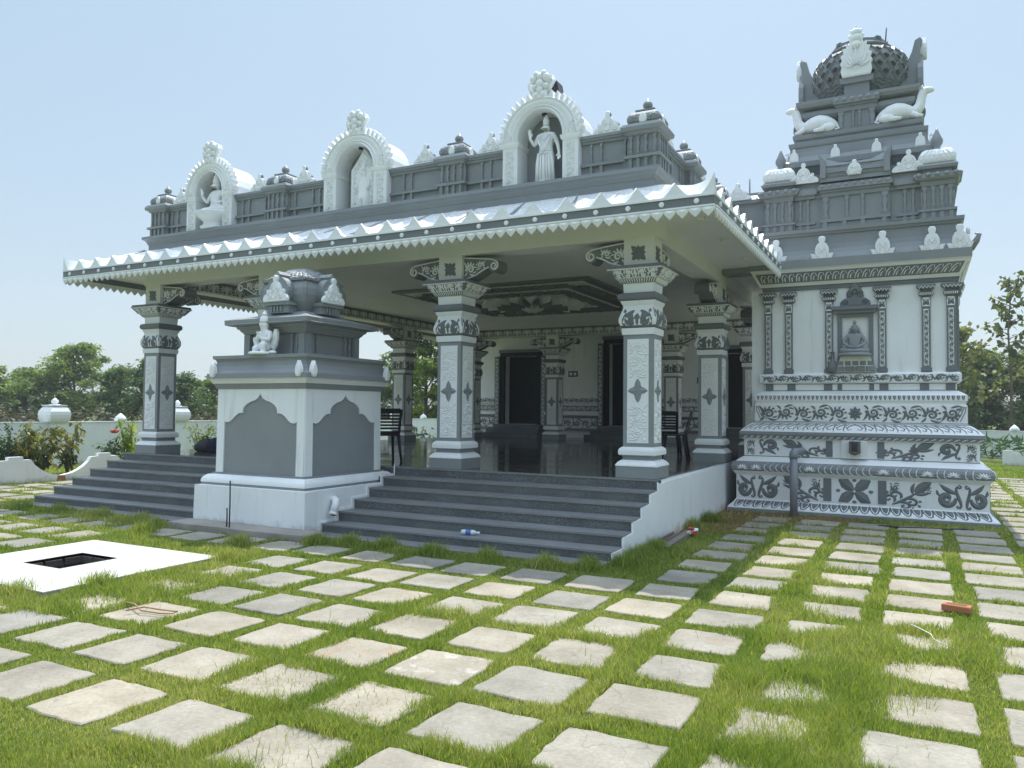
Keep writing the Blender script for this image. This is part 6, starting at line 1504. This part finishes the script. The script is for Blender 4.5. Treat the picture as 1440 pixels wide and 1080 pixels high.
tree(P2(1385, 41), 5.0, 3.6, LEAF_DARK, 'dense dark green shrubby tree right of the tower', 12, 13000, .2, low=.03, cs=.6, group=G2, trunk=.08)
tree(P2(1440, 40), 4.8, 3.8, LEAF_BROAD, 'dense lighter green shrubby tree at the right edge beyond the wall', 13, 13000, .2, low=.03, cs=.6, group=G2, trunk=.08)
tree(P2(1350, 43), 6.4, 1.9, LEAF_DARK, 'thin sparse tree peeping out beside the tower wall', 14, 3800, .2, low=.1, cs=.38, group=G2, trunk=.06)
tree(P2(1490, 42), 5.4, 4, LEAF_BROAD, 'light green tree outside the right edge', 15, 5000, .24, low=.05, group=G2)
# tall sapling with big leaves
def sapling(pos, H, label, seed, lean=.0):
    r = random.Random(seed); t = empty('sapling', (pos[0], pos[1], 0), label, 'young tree'); mb = MB(); C = []
    st = [(0, 0, 0), (.05, 0, H * .4), (-.05 + lean, 0, H * .7), (.1 + lean, 0, H)]; mb.tube(st, [.07, .055, .035, .012], 0, 8)
    for i in range(24):
        z = H * (.42 + .58 * i / 24); a = r.uniform(0, 2 * PI); L = r.uniform(.45, 1.25) * (1.15 - .55 * i / 24); p1 = (L * cos(a) * .5, L * sin(a) * .5, z + .15); p2 = (L * cos(a), L * sin(a), z + r.uniform(.2, .6))
        mb.tube([(0, 0, z), p1, p2], [.02, .014, .007], 0, 6)
        for q in range(13): C.append((p2[0] + r.gauss(0, .15), p2[1] + r.gauss(0, .15), p2[2] + r.gauss(0, .13)))
        for q in range(4): C.append((p1[0] + r.gauss(0, .1), p1[1] + r.gauss(0, .1), p1[2] + r.gauss(0, .1)))
    for q in range(12): C.append((lean + r.gauss(0, .12), r.gauss(0, .12), H + r.gauss(0, .1)))
    mb.build('stem', [BARK], t); leaves_np('leaves', np.array(C), .30, LEAF_BIG, t, .55, .75); return t
sapling(P2(1421, 35), 7.7, 'tall thin sapling with large drooping pale green leaves right of the tower', 21)
sapling(P2(1352, 36), 5.6, 'shorter sparse sapling close beside the tower wall', 22, .1)
# far treeline
C = []
for u in np.linspace(-150, 1600, 420):
    D = random.uniform(120, 190); x_, y_ = P2(u, D); hh = random.uniform(2.2, 5.5)
    for q in range(26): C.append((x_ + random.gauss(0, 2.4), y_ + random.gauss(0, 2.4), max(.2, random.random() ** .7 * hh)))
o = leaves_np('far_treeline', np.array(C), 1.1, HAZY, None, .1, .8); tag(o, 'far-off hazy line of low trees on the horizon', 'treeline', kind='stuff')
C = []
for u in np.linspace(-60, 720, 260):
    D = random.uniform(36, 44); x_, y_ = P2(u, D)
    if x_ > -21.5 and y_ < 36: continue
    for q in range(30): C.append((x_ + random.gauss(0, .6), y_ + random.gauss(0, .6), random.random() * random.uniform(.8, 1.8)))
o = leaves_np('scrub', np.array(C), .3, leafy('dry_scrub', [(.2, (.05, .045, .025)), (.55, (.10, .085, .045)), (.85, (.16, .14, .08))], .25, .4), None, .1, .4); tag(o, 'low dry brown scrub behind the left compound wall', 'scrub', kind='stuff')
# garden plants
def plant(pos, H, Wd, m, label, seed, nst=6, per=26, ls=.1, up=.8, flower=None, name='shrub', droop=.4, asp=.4):
    r = random.Random(seed); t = empty(name, (pos[0], pos[1], 0), label, 'plant'); mb = MB(); C = []; Fl = []
    for i in range(nst):
        a = 2 * PI * i / nst + r.uniform(-.4, .4); L = Wd / 2 * r.uniform(.4, 1.1); h = H * r.uniform(.65, 1.0); pts = [(0, 0, 0), (L * cos(a) * .35, L * sin(a) * .35, h * .5), (L * cos(a), L * sin(a), h)]; mb.tube(pts, [.018, .012, .006], 0, 6)
        for q in range(per):
            tt = r.uniform(.25, 1.05); C.append((L * cos(a) * tt ** 1.4 + r.gauss(0, .05), L * sin(a) * tt ** 1.4 + r.gauss(0, .05), h * tt + r.gauss(0, .04)))
        Fl.append(pts[-1])
    mb.build('stem', [TWIG], t); leaves_np('foliage', np.array(C), ls, m, t, droop, asp)
    if flower:
        n_ = MB()
        for fx, fy, fz in Fl[:flower]:
            for q in range(9): a = 2 * PI * q / 9; n_.ell((fx * .4 + .05 * cos(a), fy * .4 + .05 * sin(a), H * 1.0 + .02 + .02 * (q % 3)), (.05, .035, .02), 0, 7, 5, Matrix.Rotation(a, 3, 'Z') @ Matrix.Rotation(-.5, 3, 'Y'))
        n_.build('flower', [FLOWER], t)
    return t
GP = lambda u, X: (X, X / math.tan(yaw * -1 + math.atan((u - 720) / 1096.45)) if 0 else X / math.tan(math.atan((u - 720) / 1096.45) - yaw))
plant(GP(14, -18.6), 1.28, 1.0, LEAF_DEEP, 'round dark green shrub at the far left before the compound wall', 31, 12, 75, .12)
plant(GP(38, -18.2), .95, .6, LEAF_CROTON, 'small yellow-green croton left of the tall croton', 32, 5, 40, .17, droop=.7)
plant(GP(62, -18.0), 1.25, .9, LEAF_CROTON, 'tall yellow and green croton with drooping leaves behind the scalloped edging', 33, 8, 40, .2, droop=.8)
plant(GP(98, -18.2), 1.30, .9, LEAF_CROTON, 'leaning leafy plant with upright stems right of the tall croton', 34, 6, 40, .18, droop=.5)
plant(GP(158, -17.8), 1.0, .55, LEAF_DEEP, 'rose bush with a red bloom beside the left end of the stairs', 35, 7, 40, .12, flower=2, name='rose_bush')
plant(GP(181, -17.6), 1.42, .5, LEAF_BRIGHT, 'thin plant with long drooping bright green leaves beside the rose bush', 36, 5, 26, .24, droop=1.1, asp=.28)
plant(GP(199, -17.6), .95, .35, LEAF_BRIGHT, 'small bright plant at the foot of the left hall pillar', 37, 4, 20, .16, droop=.7)
plant(GP(285, -17.4), 1.22, .8, LEAF_BRIGHT, 'feathery light green bush behind the navy bag', 38, 9, 50, .1)
plant(GP(592, -15.6), 1.15, .7, LEAF_DEEP, 'low green plant before the wall seen between the left and middle pillars', 39, 6, 34, .15)
C = np.stack([RNG.uniform(1.6, 9, 900), RNG.uniform(31.6, 33.4, 900), RNG.uniform(.05, .75, 900)], 1); o = leaves_np('border_plants', C, .4, LEAF_DEEP, None, -.6, .2); tag(o, 'spiky green border planting at the foot of the right compound wall', 'border plants', kind='stuff')

# ---- summer haze
m, nt_, b_ = mat('haze_air'); nt_.nodes.remove(b_); pv = N(nt_, 'ShaderNodeVolumePrincipled'); pv.inputs['Color'].default_value = (.86, .92, 1, 1); pv.inputs['Density'].default_value = .0011; pv.inputs['Anisotropy'].default_value = .3
nt_.links.new(pv.outputs[0], nt_.nodes['Material Output'].inputs['Volume'])
mb = MB(); mb.box(-270, 270, -270, 270, -1.2, 14, 0); tag(mb.build('haze', [m]), kind='stuff')
